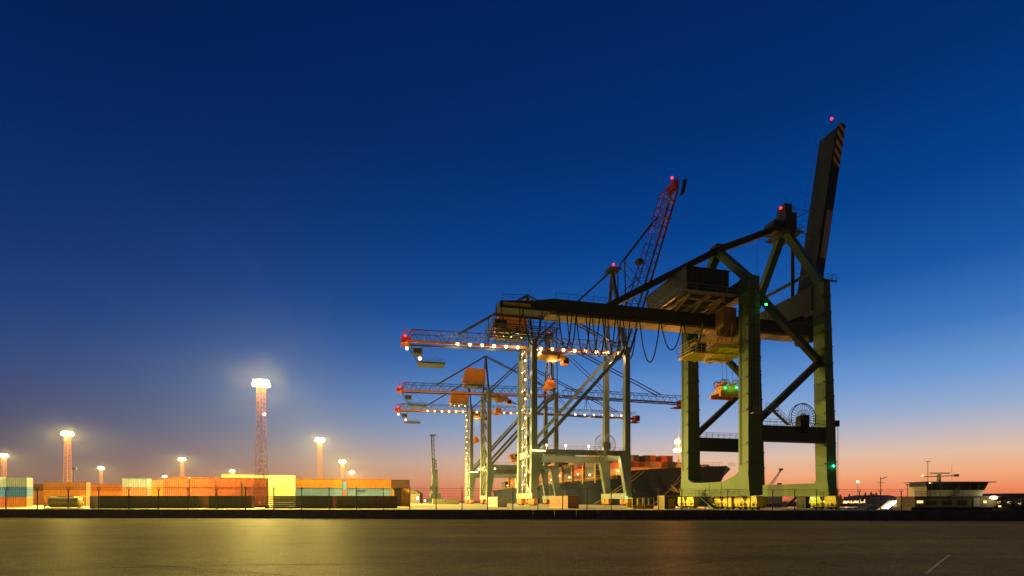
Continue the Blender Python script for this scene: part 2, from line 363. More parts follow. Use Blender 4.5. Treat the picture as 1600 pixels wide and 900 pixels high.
for y in (.3, SEP-2.3):
    q = MB(); q.box(2.3,16.3,y,y+2.0,12.4,15.2); q.rail((2.6,y-.2,15.2),(16,y-.2,15.2),1.1,1.5); q.rail((2.6,y+2.2,15.2),(16,y+2.2,15.2),1.1,1.5)
    q.build('portal_beam', GREEND, gc)
    for p1 in ((2.0,y+1,15.6),(1.4,y+1,40)): MB().bar((15.9,y+1,27.6), p1, 1.05).build('diagonal_brace', GREEND, gc)
MB().box(-.45,1.6,2.61,SEP-2.61,38.8,41.6).build('cross_beam', GREEND, gc)
q = MB(); q.box(15.5,17.4,2.61,SEP-2.61,37.6,42.2); q.rail((17.5,0,42.4),(17.5,SEP,42.4)); q.rail((15.4,-.3,42.4),(18.2,-.3,42.4),1.1,.9); q.box(15.0,18.3,-.5,.0,42.2,42.4)
q.build('cross_beam', GREEND, gc)
# girder with its left taper
q = MB(); q.prism([(-44,34.95),(19.0,34.95),(19.0,37.1),(-34.5,37.1),(-38,36.4),(-44,35.9)], 7.3, 11.4, 'y')
for x in range(-40, 19, 6): q.box(x, x+.12, 7.24, 7.3, 35, 36.3 if x < -36 else 37.05)
q.rail((-34,7.4,37.1),(14,7.4,37.1),1.1,2.4); q.rail((-43.6,7.4,35.9),(-38,7.4,36.4),1.1,1.8); q.box(-44.1,19.1,7.1,7.3,34.7,34.95); q.box(-44.1,19.1,11.4,11.6,34.7,34.95)
q.build('girder', GREEND, gc)
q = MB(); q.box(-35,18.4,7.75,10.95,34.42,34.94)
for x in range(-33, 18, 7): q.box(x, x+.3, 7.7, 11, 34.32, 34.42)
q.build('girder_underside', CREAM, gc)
q = MB(); q.box(-43.4,-38.6,7.2,7.28,35.15,35.7); q.build('girder_end', YELDIM, gc)
# maintenance cage under the girder's landward end
q = MB()
for k in range(8): q.box(-45.5,-34,5.4+k,5.52+k,31.2,31.35)
for k in range(9): q.box(-45.5+k*1.42,-45.4+k*1.42,5.4,12.8,31.1,31.2)
for a_, c_ in (((-45.5,5.4),(-34,5.4)),((-45.5,12.8),(-34,12.8)),((-45.5,5.4),(-45.5,12.8)),((-34,5.4),(-34,12.8))):
    q.rail((*a_,31.35),(*c_,31.35),1.2,1.2,.05); q.rail((*a_,29.8),(*c_,29.8),1.5,1.8,.05)
for x in (-45,-41,-37.5,-34.3):
    for y in (5.7,12.5): q.tube((x,y,29.8),(x,y,34.9),.07,5)
q.box(-45.2,-43,6,8,31.35,32.2); q.build('maintenance_cage', GREEND, gc)
# festoon cables
q = MB()
for i, (x0, x1, dp) in enumerate([(-44,-40,4.5),(-40,-36.5,6),(-33.5,-31,6.2),(-30.3,-27.6,7),(-27.2,-24.6,7.2),(-24.2,-21.7,7.5),(-21.3,-18.6,7.2),(-18,-13.9,7.6),(-13.6,-9.3,5.0),(-9,-5,4.6),(-32,-30.3,5.5),(-28.4,-25.8,6.6),(-25.3,-22.8,6.9),(-22.4,-19.9,6.6)]):
    y = 6.9; pts = []
    for k in range(13):
        f = k/12; pts.append((x0+(x1-x0)*f, y+.1*(i % 3), 34.6-dp*(1-abs(2*f-1)**2.2)))
    q.path(pts, .12, 5)
q.tube((-44,6.9,34.65),(6,6.9,34.65),.08,5)
q.build('festoon_cable', RUBBER, gc)
# machinery house on its frame
mh = MB(); mh.box(-11.4,-2.8,2.2,16.6,38.6,42.9); mh.box(-11.6,-2.6,2.0,16.8,42.9,43.05)
for y in (2.18,): 
    for x in range(0, 8): mh.box(-10.9+x*1.05, -10.84+x*1.05, y-.05, y, 38.7, 42.8)
mh = mh.build('machinery_house', GREEND, gc)
q = MB(); q.box(-12.2,-11.4,1.6,17.2,38.3,38.45); q.box(-12.2,-2,1.0,2.2,38.3,38.45); q.rail((-12.15,1.0,38.45),(-12.15,17.2,38.45)); q.rail((-12.15,1.0,38.45),(-2,1.0,38.45)); q.build('walkway', STEEL, mh)
q = MB(); q.box(-7.9,-7.0,2.08,2.16,38.7,40.7); q.build('door', BLACK, mh)
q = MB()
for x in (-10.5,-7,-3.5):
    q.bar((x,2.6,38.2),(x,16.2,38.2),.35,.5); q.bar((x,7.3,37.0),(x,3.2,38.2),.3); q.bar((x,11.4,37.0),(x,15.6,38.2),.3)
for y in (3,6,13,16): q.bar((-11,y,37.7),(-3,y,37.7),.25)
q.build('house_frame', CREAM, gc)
# stays and pylons
MB().bar((15.3,9.35,57.2),(0,9.35,50.5),1.15,1.2).bar((0,9.35,50.5),(-23.8,9.35,37.1),1.15,1.15).build('backstay', GREEND, gc)
for y in (1.3, SEP-1.3):
    MB().bar((0.1,9.35,50.2),(.7,y,41.6),1.5,1.3).build('landside_strut', GREEN, gc)
    MB().bar((15.3,9.35,56.6),(16.4,y,42.2),1.4,1.3).build('pylon_leg', GREEN, gc)
MB().box(-1,1,8.3,10.4,49.6,51.3).build('strut_head', GREEND, gc)
q = MB(); q.box(14.2,16.8,7.6,11.1,55.4,59.2); q.box(13.2,17.6,6.6,12.1,54.9,55.1); q.box(14.6,16.2,8.2,10.4,59.2,61.2)
q.rail((13.2,6.6,55.1),(17.6,6.6,55.1),1.1,1); q.rail((13.2,6.6,55.1),(13.2,12.1,55.1),1.1,1); q.rail((14.2,7.6,59.2),(16.8,7.6,59.2),1.1,.9); q.tube((15.4,9.3,61.2),(15.4,9.3,63.6),.04,4)
q.box(11.8,13.2,8,10.7,55.2,57.4); q.rail((9.6,8,54.2),(13.2,8,56),1.1,1); q.tube((15.6,7.4,55),(15.6,7.4,42.2),.35,6)
q.bar((16,3.4,45.2),(16,15.3,45.2),.5); q.build('pylon_head', GREEND, gc)
q = MB()
for x, y in ((12.2,9.0),(12.2,9.9),(9.0,8.9)): q.tube((x,y,55),(x-1.2,y,37),.03,4)
q.tube((16.6,9.2,58.4),(23.4,9.2,62),.06,4); q.tube((16.6,9.8,58.4),(22.6,9.8,56),.1,4); q.tube((16.6,8.6,56.4),(22.3,8.6,55.2),.08,4); q.tube((17,9.2,61),(23.6,8,60.2),.05,4)
q.build('wire_rope', STEEL, gc)
# raised boom
D = Vector((5.8,0,33.3)).normalized(); Nn = Vector((D.z,0,-D.x)); Hh = Vector((18.9,0,36.4))
def bp_(l, d, y): return Hh+D*l+Nn*d+Vector((0,y,0))
q = MB(); L1 = (79.2-36.4)/D.z
q.hexa([bp_(0,0,7.3),bp_(0,2.1,7.3),bp_(0,2.1,11.4),bp_(0,0,11.4)], [bp_(L1-1.6,0,7.3),bp_(L1,2.0,7.3),bp_(L1,2.0,11.4),bp_(L1-1.6,0,11.4)])
for l in range(3, int(L1)-2, 4): q.hexa([bp_(l,-.06,7.2),bp_(l,2.1,7.2),bp_(l,2.1,7.3),bp_(l,-.06,7.3)], [bp_(l+.12,-.06,7.2),bp_(l+.12,2.1,7.2),bp_(l+.12,2.1,7.3),bp_(l+.12,-.06,7.3)])
q.hexa([bp_(-2.5,1.2,7.5),bp_(-2.5,2.2,7.5),bp_(-2.5,2.2,11.2),bp_(-2.5,1.2,11.2)], [bp_(0,0,7.5),bp_(0,2.1,7.5),bp_(0,2.1,11.2),bp_(0,0,11.2)])
boom = q.build('boom', GREEND, gc)
q = MB()
for i in range(11):
    l = 6+i*3.4; y = 11.6; q.tube(bp_(l,-.1,y), bp_(l,-1.15,y), .05, 4); q.tube(bp_(l,-1.15,y), bp_(l+3.4,-1.15,y), .03, 4); q.tube(bp_(l+1.1,-.1,y), bp_(l+1.1,-1.15,y), .04, 4)
q.tube(bp_(L1-3,-.3,10), bp_(L1-1,-1.6,10), .05, 4); q.build('boom_railing', STEEL, boom)
def sidep(l0, l1, d0, d1, off=.08):
    return MB().hexa([bp_(l0,d0,7.3-off),bp_(l0,d1,7.3-off),bp_(l0,d1,7.29),bp_(l0,d0,7.29)], [bp_(l1,d0,7.3-off),bp_(l1,d1,7.3-off),bp_(l1,d1,7.29),bp_(l1,d0,7.29)])
sidep(1.5, L1-.4, .3, 2.08, .11).build('side_panel', BLACK, boom)
sidep(14.6, 24.6, .62, 1.95, .15).build('marking_panel', mat('greyed_white_paint', (.36,.30,.25), .6, noise=.2, scale=1), boom)
q = MB(); lo = L1-8.6
for i in range(5):
    l = lo+i*1.9
    a0, a1 = l, l+1.0; c0, c1 = l-1.6, l-.6
    mxl = L1-.3
    q.hexa([bp_(min(a0,mxl),.3,7.13),bp_(max(c0,lo-1),2.06,7.13),bp_(max(c0,lo-1),2.06,7.18),bp_(min(a0,mxl),.3,7.18)], [bp_(min(a1,mxl-.1),.3,7.13),bp_(max(c1,lo-.6),2.06,7.13),bp_(max(c1,lo-.6),2.06,7.18),bp_(min(a1,mxl-.1),.3,7.18)])
q.build('hazard_stripes', YELDIM, boom)
# trolley, cab, headblock
tr = MB(); tr.box(-2.5,4.5,6.2,12.5,32.6,33.8); tr.box(-2.2,.6,4.6,7.0,33.8,37.6); tr.box(1.2,4.2,4.4,7.0,31.5,36.2); tr = tr.build('trolley', mat('trolley_buff_paint', (.42,.24,.08), .6, noise=.4, scale=1), gc)
q = MB(); q.box(-4.2,4.8,3.6,14.6,30.2,30.35); q.box(-8.6,-3.6,4.4,9.6,28.6,28.75)
for x in (-4,-1.8,.4,2.6,4.6): q.bar((x,3.6,30.05),(x,14.6,30.05),.16,.3)
for y in (4,8,12): q.bar((-4.2,y,29.95),(4.8,y,29.95),.16,.3)
for a_, c_ in (((-4.2,3.6),(4.8,3.6)),((-4.2,3.6),(-4.2,14.6)),((-4.2,14.6),(4.8,14.6))): q.rail((*a_,30.35),(*c_,30.35),1.1,1.1,.045)
for a_, c_ in (((-8.6,4.4),(-3.6,4.4)),((-8.6,4.4),(-8.6,9.6)),((-8.6,9.6),(-3.6,9.6))): q.rail((*a_,28.75),(*c_,28.75),1.1,.8,.05); q.rail((*a_,29.9),(*c_,29.9),1.1,.8,.04)
for x, y in ((-4,4),(-4,12),(4.6,4),(4.6,12),(-1,4),(-6.2,7),(-7.8,5)): q.tube((x,y,28.7 if x<-5 else 30.2),(x*.8,y,34.2),.09,5)
for x0, x1 in ((-8,-5),(-5,-8),(-4,-1),(-1,-4)): q.tube((x0,4.6,30.4),(x1,4.6,33.6),.06,4)
q.build('access_platform', YELLOW, tr)
q = MB(); q.box(-7.4,-5.2,5.4,7.6,28.8,31.0); q.build('cab', YELDIM, tr)
q = MB(); q.box(-7.48,-7.42,5.6,7.4,29.2,30.6); q.box(-7.2,-5.4,5.32,5.38,29.2,30.6); q.build('window', GLASS, tr)
q = MB()
for x, y in ((-5.5,4.6),(-4.4,6),(-3.5,4.2)): q.tube((x,y,28.7),(x,y,27.4),.03,4); q.box(x-.6,x+.6,y-.3,y+.3,27.25,27.4)
q.build('lamp_bracket', YELDIM, tr)
hb = MB(); hb.box(-.3,4.1,7.9,10.8,22.4,22.9); hb.box(.2,3.6,8.2,10.5,22.9,23.9); hb.box(-.6,4.4,7.6,8.1,21.7,22.4); hb.box(-.6,4.4,10.6,11.1,21.7,22.4)
for x in (.5,1.3,3.2): hb.ring((x,8.3,24.4),.65,.12,14); hb.ring((x,10.4,24.4),.65,.12,14); hb.tube((x,8.2,24.4),(x,10.5,24.4),.25,8)
hb = hb.build('headblock', ORANGE, gc)
q = MB()
for x in (.3,1.3,2.6,3.6): q.tube((x,8.3,24.6),(x-.3,8.3,32.6),.04,4)
q.build('hoist_rope', STEEL, hb)
q = MB(); q.ball((.7,8.0,23.4),.16); q.ball((3.2,8.0,23.6),.16); q.build('lamp', E_GREEN, hb)
light('POINT', (2,7.2,23.6), 60, (.1,1,.2), gc)
# cable reel
def reel(x, y, z, r, n, parent, m, spoke=.05):
    q = MB(); q.ring((x,y,z),r,.09,44); q.ring((x,y,z),r*.55,.04,30); q.ring((x,y,z),r*.3,.06,20)
    for i in range(n):
        t = 2*math.pi*i/n; q.tube((x,y,z),(x+math.cos(t)*r,y,z+math.sin(t)*r),spoke,4)
    q.ring((x,y+.5,z),r,.06,44)
    for i in range(0,n,2):
        t = 2*math.pi*i/n; q.tube((x+math.cos(t)*r,y,z+math.sin(t)*r),(x+math.cos(t)*r,y+.5,z+math.sin(t)*r),.03,4)
    q.tube((x,y-.3,z),(x,y+1.2,z),r*.22,12); q.box(x+.3,x+r*.55,y+.2,y+1.3,z-1.5,z+.7); q.box(x-.5,x+.5,y+.1,y+1.4,z-r,z-.2)
    return q.build('cable_reel', m, parent)
reel(11.4, .2, 16.7, 2.7, 30, gc, BLACK)
# stairs, ladders, lamps and a dangling cable
q = MB(); q.box(2.3,5.0,-1.0,-.1,17.6,17.7); q.rail((2.3,-1,17.7),(5.0,-1,17.7),1.1,.9); q.bar((4.2,-.6,17.6),(7.4,-.6,15.2),.7,.12); q.rail((4.2,-1,17.6),(7.4,-1,15.2),1.0,.8); q.rail((4.2,-.2,17.6),(7.4,-.2,15.2),1.0,.8)
q.box(-.2,1.2,-.9,-.02,17.0,17.1); q.rail((-.2,-.9,17.1),(1.2,-.9,17.1),1.2,.45)
for z in range(28): q.tube((.9,-.35,18+z*.8),(1.5,-.35,18+z*.8),.03,4)
q.tube((.9,-.35,17),(.9,-.35,41),.03,4); q.tube((1.5,-.35,17),(1.5,-.35,41),.03,4); q.build('access_stair', STEEL, gc)
q = MB(); q.bar((-1.0,13.6,2.5),(-1.0,8.8,.1),.8,.14); q.rail((-1.4,13.6,2.5),(-1.4,8.8,.1),1.0,.8); q.rail((-.6,13.6,2.5),(-.6,8.8,.1),1.0,.8); q.box(-1.7,-.6,13.5,16.5,2.4,2.5); q.rail((-1.6,1,2.55),(-1.6,17,2.55),1.05,1.3)
q.box(-1.7,-.6,.5,17,2.42,2.5); q.build('access_stair', GREEND, gc)
q = MB(); q.box(18.6,19.5,.2,1.4,15.5,16.6); q.tube((19.4,.5,16),(19.4,.5,2.5),.05,5); q.tube((19.0,.5,8),(18.8,.5,16.6),.04,4); q.frus((18.6,19.3,.2,2.2),2.5,(18.4,18.5,.2,2.2),5.5); q.build('cable_guide', BLACK, gc)
for (x, y, z), m_, c_, p_ in (((17.8,-.15,8.0),E_CYAN,(.1,1,.7),50),((15.6,2.5,1.9),E_GREEN,(.05,1,.15),40),((3.0,-.3,36.6),E_GREEN,(.05,1,.3),50)):
    MB().ball((x,y,z),.17).box(x-.1,x+.1,y-.0,y+.3,z+.1,z+.2).build('signal_lamp', m_, gc); light('POINT', (x,y-.4,z), p_*.35, c_, gc, .15)
for x, y, z in ((26.9,9.2,80.9),(13.0,7.6,59.6)):
    q = MB(); q.tube((x,y,z-2.0),(x,y,z-.2),.06,5); q.build('lamp_post', BLACK, gc); MB().ball((x,y,z),.26).build('warning_lamp', E_RED, gc)
# bogies
def bogies(parent, sill_x, y_list, m_body, m_wheel, zt=2.45, w=1.5, sc=1.0, detail=True):
    for y in y_list:
        q = MB(); L = 3.1*sc
        q.prism([(y-L,1.05),(y-L*.93,zt-.05),(y-.45,zt-.1),(y,zt-.75),(y+.45,zt-.1),(y+L*.93,zt-.05),(y+L,1.05),(y+L*.6,.95),(y+.5,1.0),(y,1.4),(y-.5,1.0),(y-L*.6,.95)], sill_x-w/2, sill_x+w/2, 'x')
        q.prism([(y-.35,zt+.9),(y-.35,zt-.5),(y,zt-.95),(y+.35,zt-.5),(y+.35,zt+.9),(y+.2,zt+.9),(y+.2,zt-.3),(y-.2,zt-.3),(y-.2,zt+.9)], sill_x-w/2-.12, sill_x-w/2-.02, 'x') if False else None
        bo = q.build('bogie', m_body, parent)
        q = MB(); q.box(sill_x-w/2-.14, sill_x-w/2-.03, y-.42, y-.22, zt-.5, zt+.9); q.box(sill_x-w/2-.14, sill_x-w/2-.03, y+.22, y+.42, zt-.5, zt+.9); q.prism([(y-.42,zt-.5),(y+.42,zt-.5),(y,zt-1.0)], sill_x-w/2-.14, sill_x-w/2-.03, 'x'); q.build('pivot_pin', GREEND, bo)
        for dy in (-L*.52, L*.52):
            q = MB(); q.prism([(y+dy-1.25*sc,.45),(y+dy-1.1*sc,1.0),(y+dy-.3,1.3),(y+dy+.3,1.3),(y+dy+1.1*sc,1.0),(y+dy+1.25*sc,.45)], sill_x-.62, sill_x+.62, 'x')
            q.tube((sill_x-.95,y+dy-.3,.95),(sill_x-.6,y+dy-.3,.95),.28,8); q.box(sill_x-1.0,sill_x-.6,y+dy+.15,y+dy+.8,.7,1.1)
            q.bar((sill_x-w/2-.1,y+dy-1,1.25),(sill_x-w/2-.1,y+dy+.5,1.75),.12); q.build('equaliser', m_body, bo)
            for k in (-.62*sc, .62*sc):
                q = MB(); q.tube((sill_x-.35,y+dy+k,.40),(sill_x+.35,y+dy+k,.40),.40,14); q.tube((sill_x-.72,y+dy+k,.40),(sill_x+.72,y+dy+k,.40),.14,8); q.build('wheel', m_wheel, bo)
bogies(gc, .5, (1.2, 8.0-.2, SEP-1.2), YELLOW, BLACK)
bogies(gc, 17.3, (1.2, SEP-1.2), YELLOW, BLACK)
q = MB(); q.box(-.5,.6,10.2,11.8,.1,2.2); q.build('electrical_cabinet', GREEND, gc); MB().box(-.6,-.52,4.5,5.3,.4,2.2).build('cabinet_door', YELLOW, gc)
q = MB(); q.box(17.0,18.2,5.6,7.9,.1,2.45); q.bar((17.4,8.2,2.4),(17.4,11.5,.2),.8,.12); q.rail((17.0,8.2,2.4),(17.0,11.5,.2),1,.8); q.rail((17.0,3.5,.3),(17.0,SEP-3,.3),1.1,1.4); q.build('electrical_cabinet', BLACK, gc)
# rails on the quay
RAILM = mat('crane_rail_steel', (.18,.16,.14), .35, .7)
for t_ in (-16.7, .5, 17.3): tag(MB().hexa([P(t_-.06,-40,PZ),P(t_+.06,-40,PZ),P(t_+.06,500,PZ),P(t_-.06,500,PZ)],[P(t_-.06,-40,PZ+.03),P(t_+.06,-40,PZ+.03),P(t_+.06,500,PZ+.03),P(t_-.06,500,PZ+.03)]).build('crane_rail', RAILM), kind='structure')
# ------------------------------------------------------------------ three lattice cranes
SEP = 18.7
def truss(q, p0, p1, y0, y1, hgt, bay, r=.14, upv=Vector((0,0,1)), rd=.08, wt=None):
    p0, p1 = Vector(p0), Vector(p1); L = (p1-p0).length; n = max(2, round(L/bay)); wt = wt or 0
    pt = lambda i, y, top: p0.lerp(p1, i/n)+Vector((0,y,0))+(upv*hgt if top else Vector((0,0,0)))
    for y in (y0, y1):
        q.bar(pt(0,y,0), pt(n,y,0), r*3.2, r*3.2); q.tube(pt(.5,y,1), pt(n-.5,y,1), r, 5)
        for i in range(n):
            q.tube(pt(i,y,0), pt(i+.5,y,1), rd, 4); q.tube(pt(i+.5,y,1), pt(i+1,y,0), rd, 4)
    for i in range(n+1): q.tube(pt(i,y0,0), pt(i,y1,0), rd, 4)
    for i in range(n):
        q.tube(pt(i+.5,y0,1), pt(i+.5,y1,1), rd, 4); q.tube(pt(i,y0,0), pt(i+1,y1,0), rd*.7, 4)
        if i < n-1: q.tube(pt(i+.5,y0,1), pt(i+1.5,y1,1), rd*.7, 4)
def lattice_crane(s0, label, raised, lit, stair, trx, sprz, det=1):
    o = P(-16.7, s0, PZ); g = thing('harbour_crane', label, 'crane', o, AN, 'container cranes along the quay'); W_ = 32.7; y0, y1 = 6.9, 11.8
    for x in (0, W_):
        for y in (0, SEP-2.0):
            q = MB(); inner = 1 if x == 0 else -1
            xa, xb = x-1.0, x+1.0
            q.frus((xa,xb,y,y+2),18.5,(x-.8,x+.8,y,y+2),53.5)
            if x == 0: q.frus((xa-.2,xb-.2,y,y+2),4.2,(xa,xb+2.0,y,y+2),18.49)
            else: q.frus((xa+.4,xb+.3,y,y+2),4.2,(xa-2.2,xb,y,y+2),18.49)
            q.build('leg', TEAL, g)
    for y, za, zb in ((.2,16.7,18.4), (SEP-1.8,15.5,17.8)):
        q = MB(); q.box(2.9,W_-3.1,y,y+1.6,za,zb); q.rail((1,y-.2,zb),(W_-1,y-.2,zb),1.1,2.2)
        q.build('portal_beam', TEAL, g)
        MB().bar((1.0,y+.8,18.6),(W_-.6,y+.8,52.8),1.0,1.1).build('diagonal_brace', TEAL, g)
        q = MB(); q.box(-.9,-.4+W_,y+.1,y+1.5,50.2,51.6) if False else None
    for x in (0, W_):
        MB().box(x-.7,x+.7,2.01,SEP-2.01,51.2,53.4).build('cross_beam', TEALD, g)
        MB().box(x-.8,x+.8,2.01,SEP-2.01,15.95,18.2).build('cross_beam', BLUE if x == 0 else TEAL, g)
        MB().box(x-1.1,x+1.1,-1.0,SEP+1.0,2.3,4.19).build('sill_beam', TEAL, g)
        bogies(g, x, (2.0, SEP-2.0) if not lit else (1.6, SEP-1.6), mat('bogie_orange', (.60,.22,.03), .6, noise=.3) if 'bogie_orange' not in MATS else MATS['bogie_orange'], BLACK, zt=2.3)
    # backreach girder and boom
    q = MB(); truss(q, (-40.5,0,52.3), (37,0,53.6), y0, y1, 3.6, 4.3, .15, rd=.09)
    q.rail((-39,y0-1.0,52.7),(36,y0-1.0,53.8),1.1,3,.03); q.box(-39,36,y0-1.2,y0-.3,52.45,52.5) if False else None
    q.build('girder', TEALD, g)
    MB().bar((-40.4,y0-.35,52.05),(37,y0-.35,53.35),.35,.75).build('girder_rail_beam', ORANGE, g)
    q = MB(); 
    for x, h in ((-41.5,4.0),(-39.5,3.2)):
        q.box(x-.2,x+.2,y0-1,y1+1,51.6,52.0); q.bar((x,y0,52),(x+1.2,y0,52+h),.25); q.bar((x,y1,52),(x+1.2,y1,52+h),.25)
    q.bar((-41.5,y0,54.8),(-36,y0,55.8),.25); q.box(-41.8,-39,y0,y1,51.8,53.6); q.build('end_frame', RED, g)
    q = MB(); q.bar((-39.5,y0,51.8),(-36,y0,46.2),.25); q.bar((-39.5,y1,51.8),(-36,y1,46.2),.25); q.bar((-35,y0,51.8),(-35.6,y0,46.2),.2); q.box(-36.5,-28,y0-.3,y1+.3,45.5,46.0)
    q.rail((-36.4,y0-.3,46),(-28,y0-.3,46),1.0,1.4,.05); q.tube((-34,y0,51.8),(-29,y0,46),.05,4); q.box(-38,-35.4,y0,y1-2,48.5,50.2); q.build('hanging_platform', TEALD, g)
    # pylons
    q = MB()
    for y in (2.0, SEP-2.0): q.bar((0,y,53.4),(0,9.35,71.2),.7)
    q.build('landside_pylon', TEALD, g)
    q = MB()
    for y in (1.6, SEP-1.6): q.bar((W_-.6,y,53.4),(W_-1.4,9.35,83),1.0)
    for y in (6.5, 12.2): q.bar((W_+2.6,y,53.5),(W_+2.0,y,86),.35); 
    q.bar((W_-1,4.2,64),(W_-1,14.5,64),.4); q.box(W_-3.4,W_+1.0,7,11.8,82.8,83.5); q.rail((W_-3.4,7,83.5),(W_+1,7,83.5),1.1,1.1)
    q.build('waterside_pylon', TEALD, g)
    q = MB()
    for y in (8.4, 10.3):
        q.bar((0,y,71.2),(-23.6,y,56),.42); q.bar((0,y,71),(W_+1,y,56.4),.38); q.bar((W_-1.4,y,83.2),(.2,y,53.8),.55)
    q.build('backstay', TEALD, g)
    if raised:
        A = math.radians(72.5); d = Vector((math.cos(A),0,math.sin(A))); nn = Vector((-d.z,0,d.x)); h0 = Vector((W_+4.2,0,54))
        q = MB(); truss(q, h0, h0+d*44, y0, y1, 4.4, 3.4, .17, nn, .1); q.build('boom', TEALD, g)
        q = MB(); truss(q, h0+d*44, h0+d*62, y0, y1, 4.4, 3.4, .19, nn, .12); q.bar(h0+d*62+Vector((0,y0,0)), h0+d*67+nn*1.5+Vector((0,y0,0)), .4); q.bar(h0+d*62+Vector((0,y1,0)), h0+d*67+nn*1.5+Vector((0,y1,0)), .4)
        q.bar(h0+d*61+nn*4.4+Vector((0,y0,0)), h0+d*66+nn*2+Vector((0,y0,0)), .3); q.bar(h0+d*61+nn*4.4+Vector((0,y1,0)), h0+d*66+nn*2+Vector((0,y1,0)), .3)
        e = h0+d*64.5+nn*1.2; q.box(e.x-1.0,e.x+1.0,y0,y1,e.z-1.3,e.z+1.3); q.build('boom_tip', mat('dark_red_paint', (.22,.035,.025), .6, noise=.2), g)
        e = h0+d*66; q.cur = 0; k = MB(); k.bar(e+Vector((1.6,8,-3.5)), e+Vector((2.6,8,1.6)), .8, 1.6); k.bar(e+Vector((.4,8,-4.8)), e+Vector((2.2,8,-1.5)), .3); k.build('buffer', BLACK, g)
        k = MB()
        for l in (50, 57):
            e = h0+d*l-nn*.05; k.bar(e+Vector((0,y0-.2,0)), e+nn*4.3+Vector((0,y0-.2,1.5)), .3)
            k.bar(e+d*2+Vector((0,y0-.3,0)), e+nn*4.2+d*-3+Vector((0,y0-.3,0)), .25)
        k.build('boom_brace', BUFF, g)
        k = MB(); top = Vector((W_+2.1,0,86)); at = h0+d*50+nn*4.4
        for y in (7.4, 11.2):
            Y_ = Vector((0,y,0)); k.bar(top+Y_, at+Y_, .45); k.tube(top+Y_, h0+d*26+nn*4.4+Y_, .14, 5); k.tube(Vector((W_+2.4,0,76))+Y_, h0+d*26+nn*4.4+Y_, .12, 5); k.tube(Vector((W_+2.4,0,70))+Y_, h0+d*33+nn*4.4+Y_, .1, 5); k.tube(Vector((W_+2.4,0,73))+Y_, h0+d*16+nn*4.4+Y_, .1, 5)
        e = h0+d*33+nn*4.6; k.box(e.x-1.8,e.x+.2,8,10.5,e.z-.3,e.z+1.1)
        k.build('forestay', TEALD, g)
        e = h0+d*64+nn*2.6; MB().ball((e.x-.5,y0-.4,e.z+1.6),.42).build('warning_lamp', E_RED, g)
        light('POINT', (e.x-1.5,y0-1.2,e.z), 90, (1,.05,.08), g)
    else:
        q = MB(); truss(q, (37.6,0,53.6), (106,0,53.0), y0, y1, 3.6, 4.0, .15, rd=.09); q.build('boom', TEALD, g)
        MB().bar((37.6,y0-.35,53.35),(106,y0-.35,52.75),.35,.7).build('boom_rail_beam', MATS.get('dark_red_paint') or mat('dark_red_paint', (.22,.035,.025), .6, noise=.2), g)
        q = MB()
        for y in (7.6, 11.0):
            q.bar((W_-1.2,y,83.2),(92,y,57),.4); q.bar((W_-1.2,y,82.6),(62,y,57),.25)
        q.build('forestay', TEALD, g)
        q = MB(); q.box(104,107,y0,y1,51.6,54.8); q.rail((98,y0,51),(107,y0,51),1,1.3,.05); q.box(100,107,y0,y1,50.6,50.8); q.build('end_frame', RED, g)
        q = MB(); q.bar((70,7.4,57),(72.5,9.35,64),.2); q.bar((75,7.4,57),(72.5,9.35,64),.2); q.bar((72.5,9.35,57),(72.5,9.35,65.5),.2); q.build('stay_support', TEALD, g)
    # machinery house (chamfered)
    q = MB(); q.prism([(-11,57.0),(-1.2,57.0),(-.8,58),(-.8,64),(-9.6,64.2),(-11,60.5)], 5.6, 13.0, 'y'); hs = q.build('machinery_house', ORANGE, g)
    q = MB(); q.box(-12.4,.4,4.4,5.6,56.6,56.75); q.rail((-12.4,4.4,56.75),(.4,4.4,56.75)); q.build('walkway', STEEL, hs)
    q = MB(); q.box(-10,-1.5,6,12.6,55.9,56.99); q.build('house_base', TEALD, g)
    # trolley, cab and spreader
    tr = MB(); tr.box(trx-4,trx+4,6.0,12.7,50.6,52.0); tr.box(trx-1.5,trx+1.5,5.4,8,48.8,50.6); tr.box(trx+2,trx+4.5,6,9,49.5,51); tr.rail((trx-4,5.8,50.6),(trx+4,5.8,50.6),1,1,.06); tr = tr.build('trolley', MATS['trolley_buff_paint'], g)
    MB().box(trx+3.8,trx+6.0,6.2,8.6,48.0,50.4).build('cab', ORANGE, tr)
    MB().box(trx+6.02,trx+6.08,6.4,8.4,48.3,50.0).box(trx+4,trx+5.8,6.1,6.18,48.3,50).build('window', GLASS, tr)
    sp = MB(); sp.box(trx-1.6,trx+1.6,6.4,12.2,sprz,sprz+.8); sp.box(trx-1.2,trx+1.2,7.6,11,sprz+.8,sprz+2.2)
    for y in (6.2,12.4): sp.box(trx-1.2,trx+1.2,y-.3,y+.3,sprz-.6,sprz+.9)
    for y in (8,10.6): sp.ring((trx,y,sprz+2.6),.7,.15,12,'x')
    sp = sp.build('spreader', ORANGE, g)
    q = MB()
    for x in (-.8,.8):
        for y in (8,10.6): q.tube((trx+x,y,sprz+2.6),(trx+x,y,50.6),.05,4)
    q.build('hoist_rope', STEEL, sp)
    if lit: light('POINT', (trx,5.0,47.5), 3000, (1,.6,.22), g)
    # stair tower between the landside legs
    q = MB(); n = 15; hz = 3.1
    for i in range(n):
        z = 4.3+i*hz; ya, yb = (2.9, 6.1) if i % 2 == 0 else (6.1, 2.9)
        q.bar((-1.8 if i % 2 else -1.0,ya,z),(-1.8 if i % 2 else -1.0,yb,z+hz),.6,.12); q.rail((-2.1,ya,z),(-2.1,yb,z+hz),1.0,1.2,.035)
        yl = 6.7 if i % 2 == 0 else 2.6; q.box(-2.2,-.5,yl-.6,yl+.6,z+hz-.1,z+hz); q.rail((-2.2,yl-.6,z+hz),(-2.2,yl+.6,z+hz),1.1,.6)
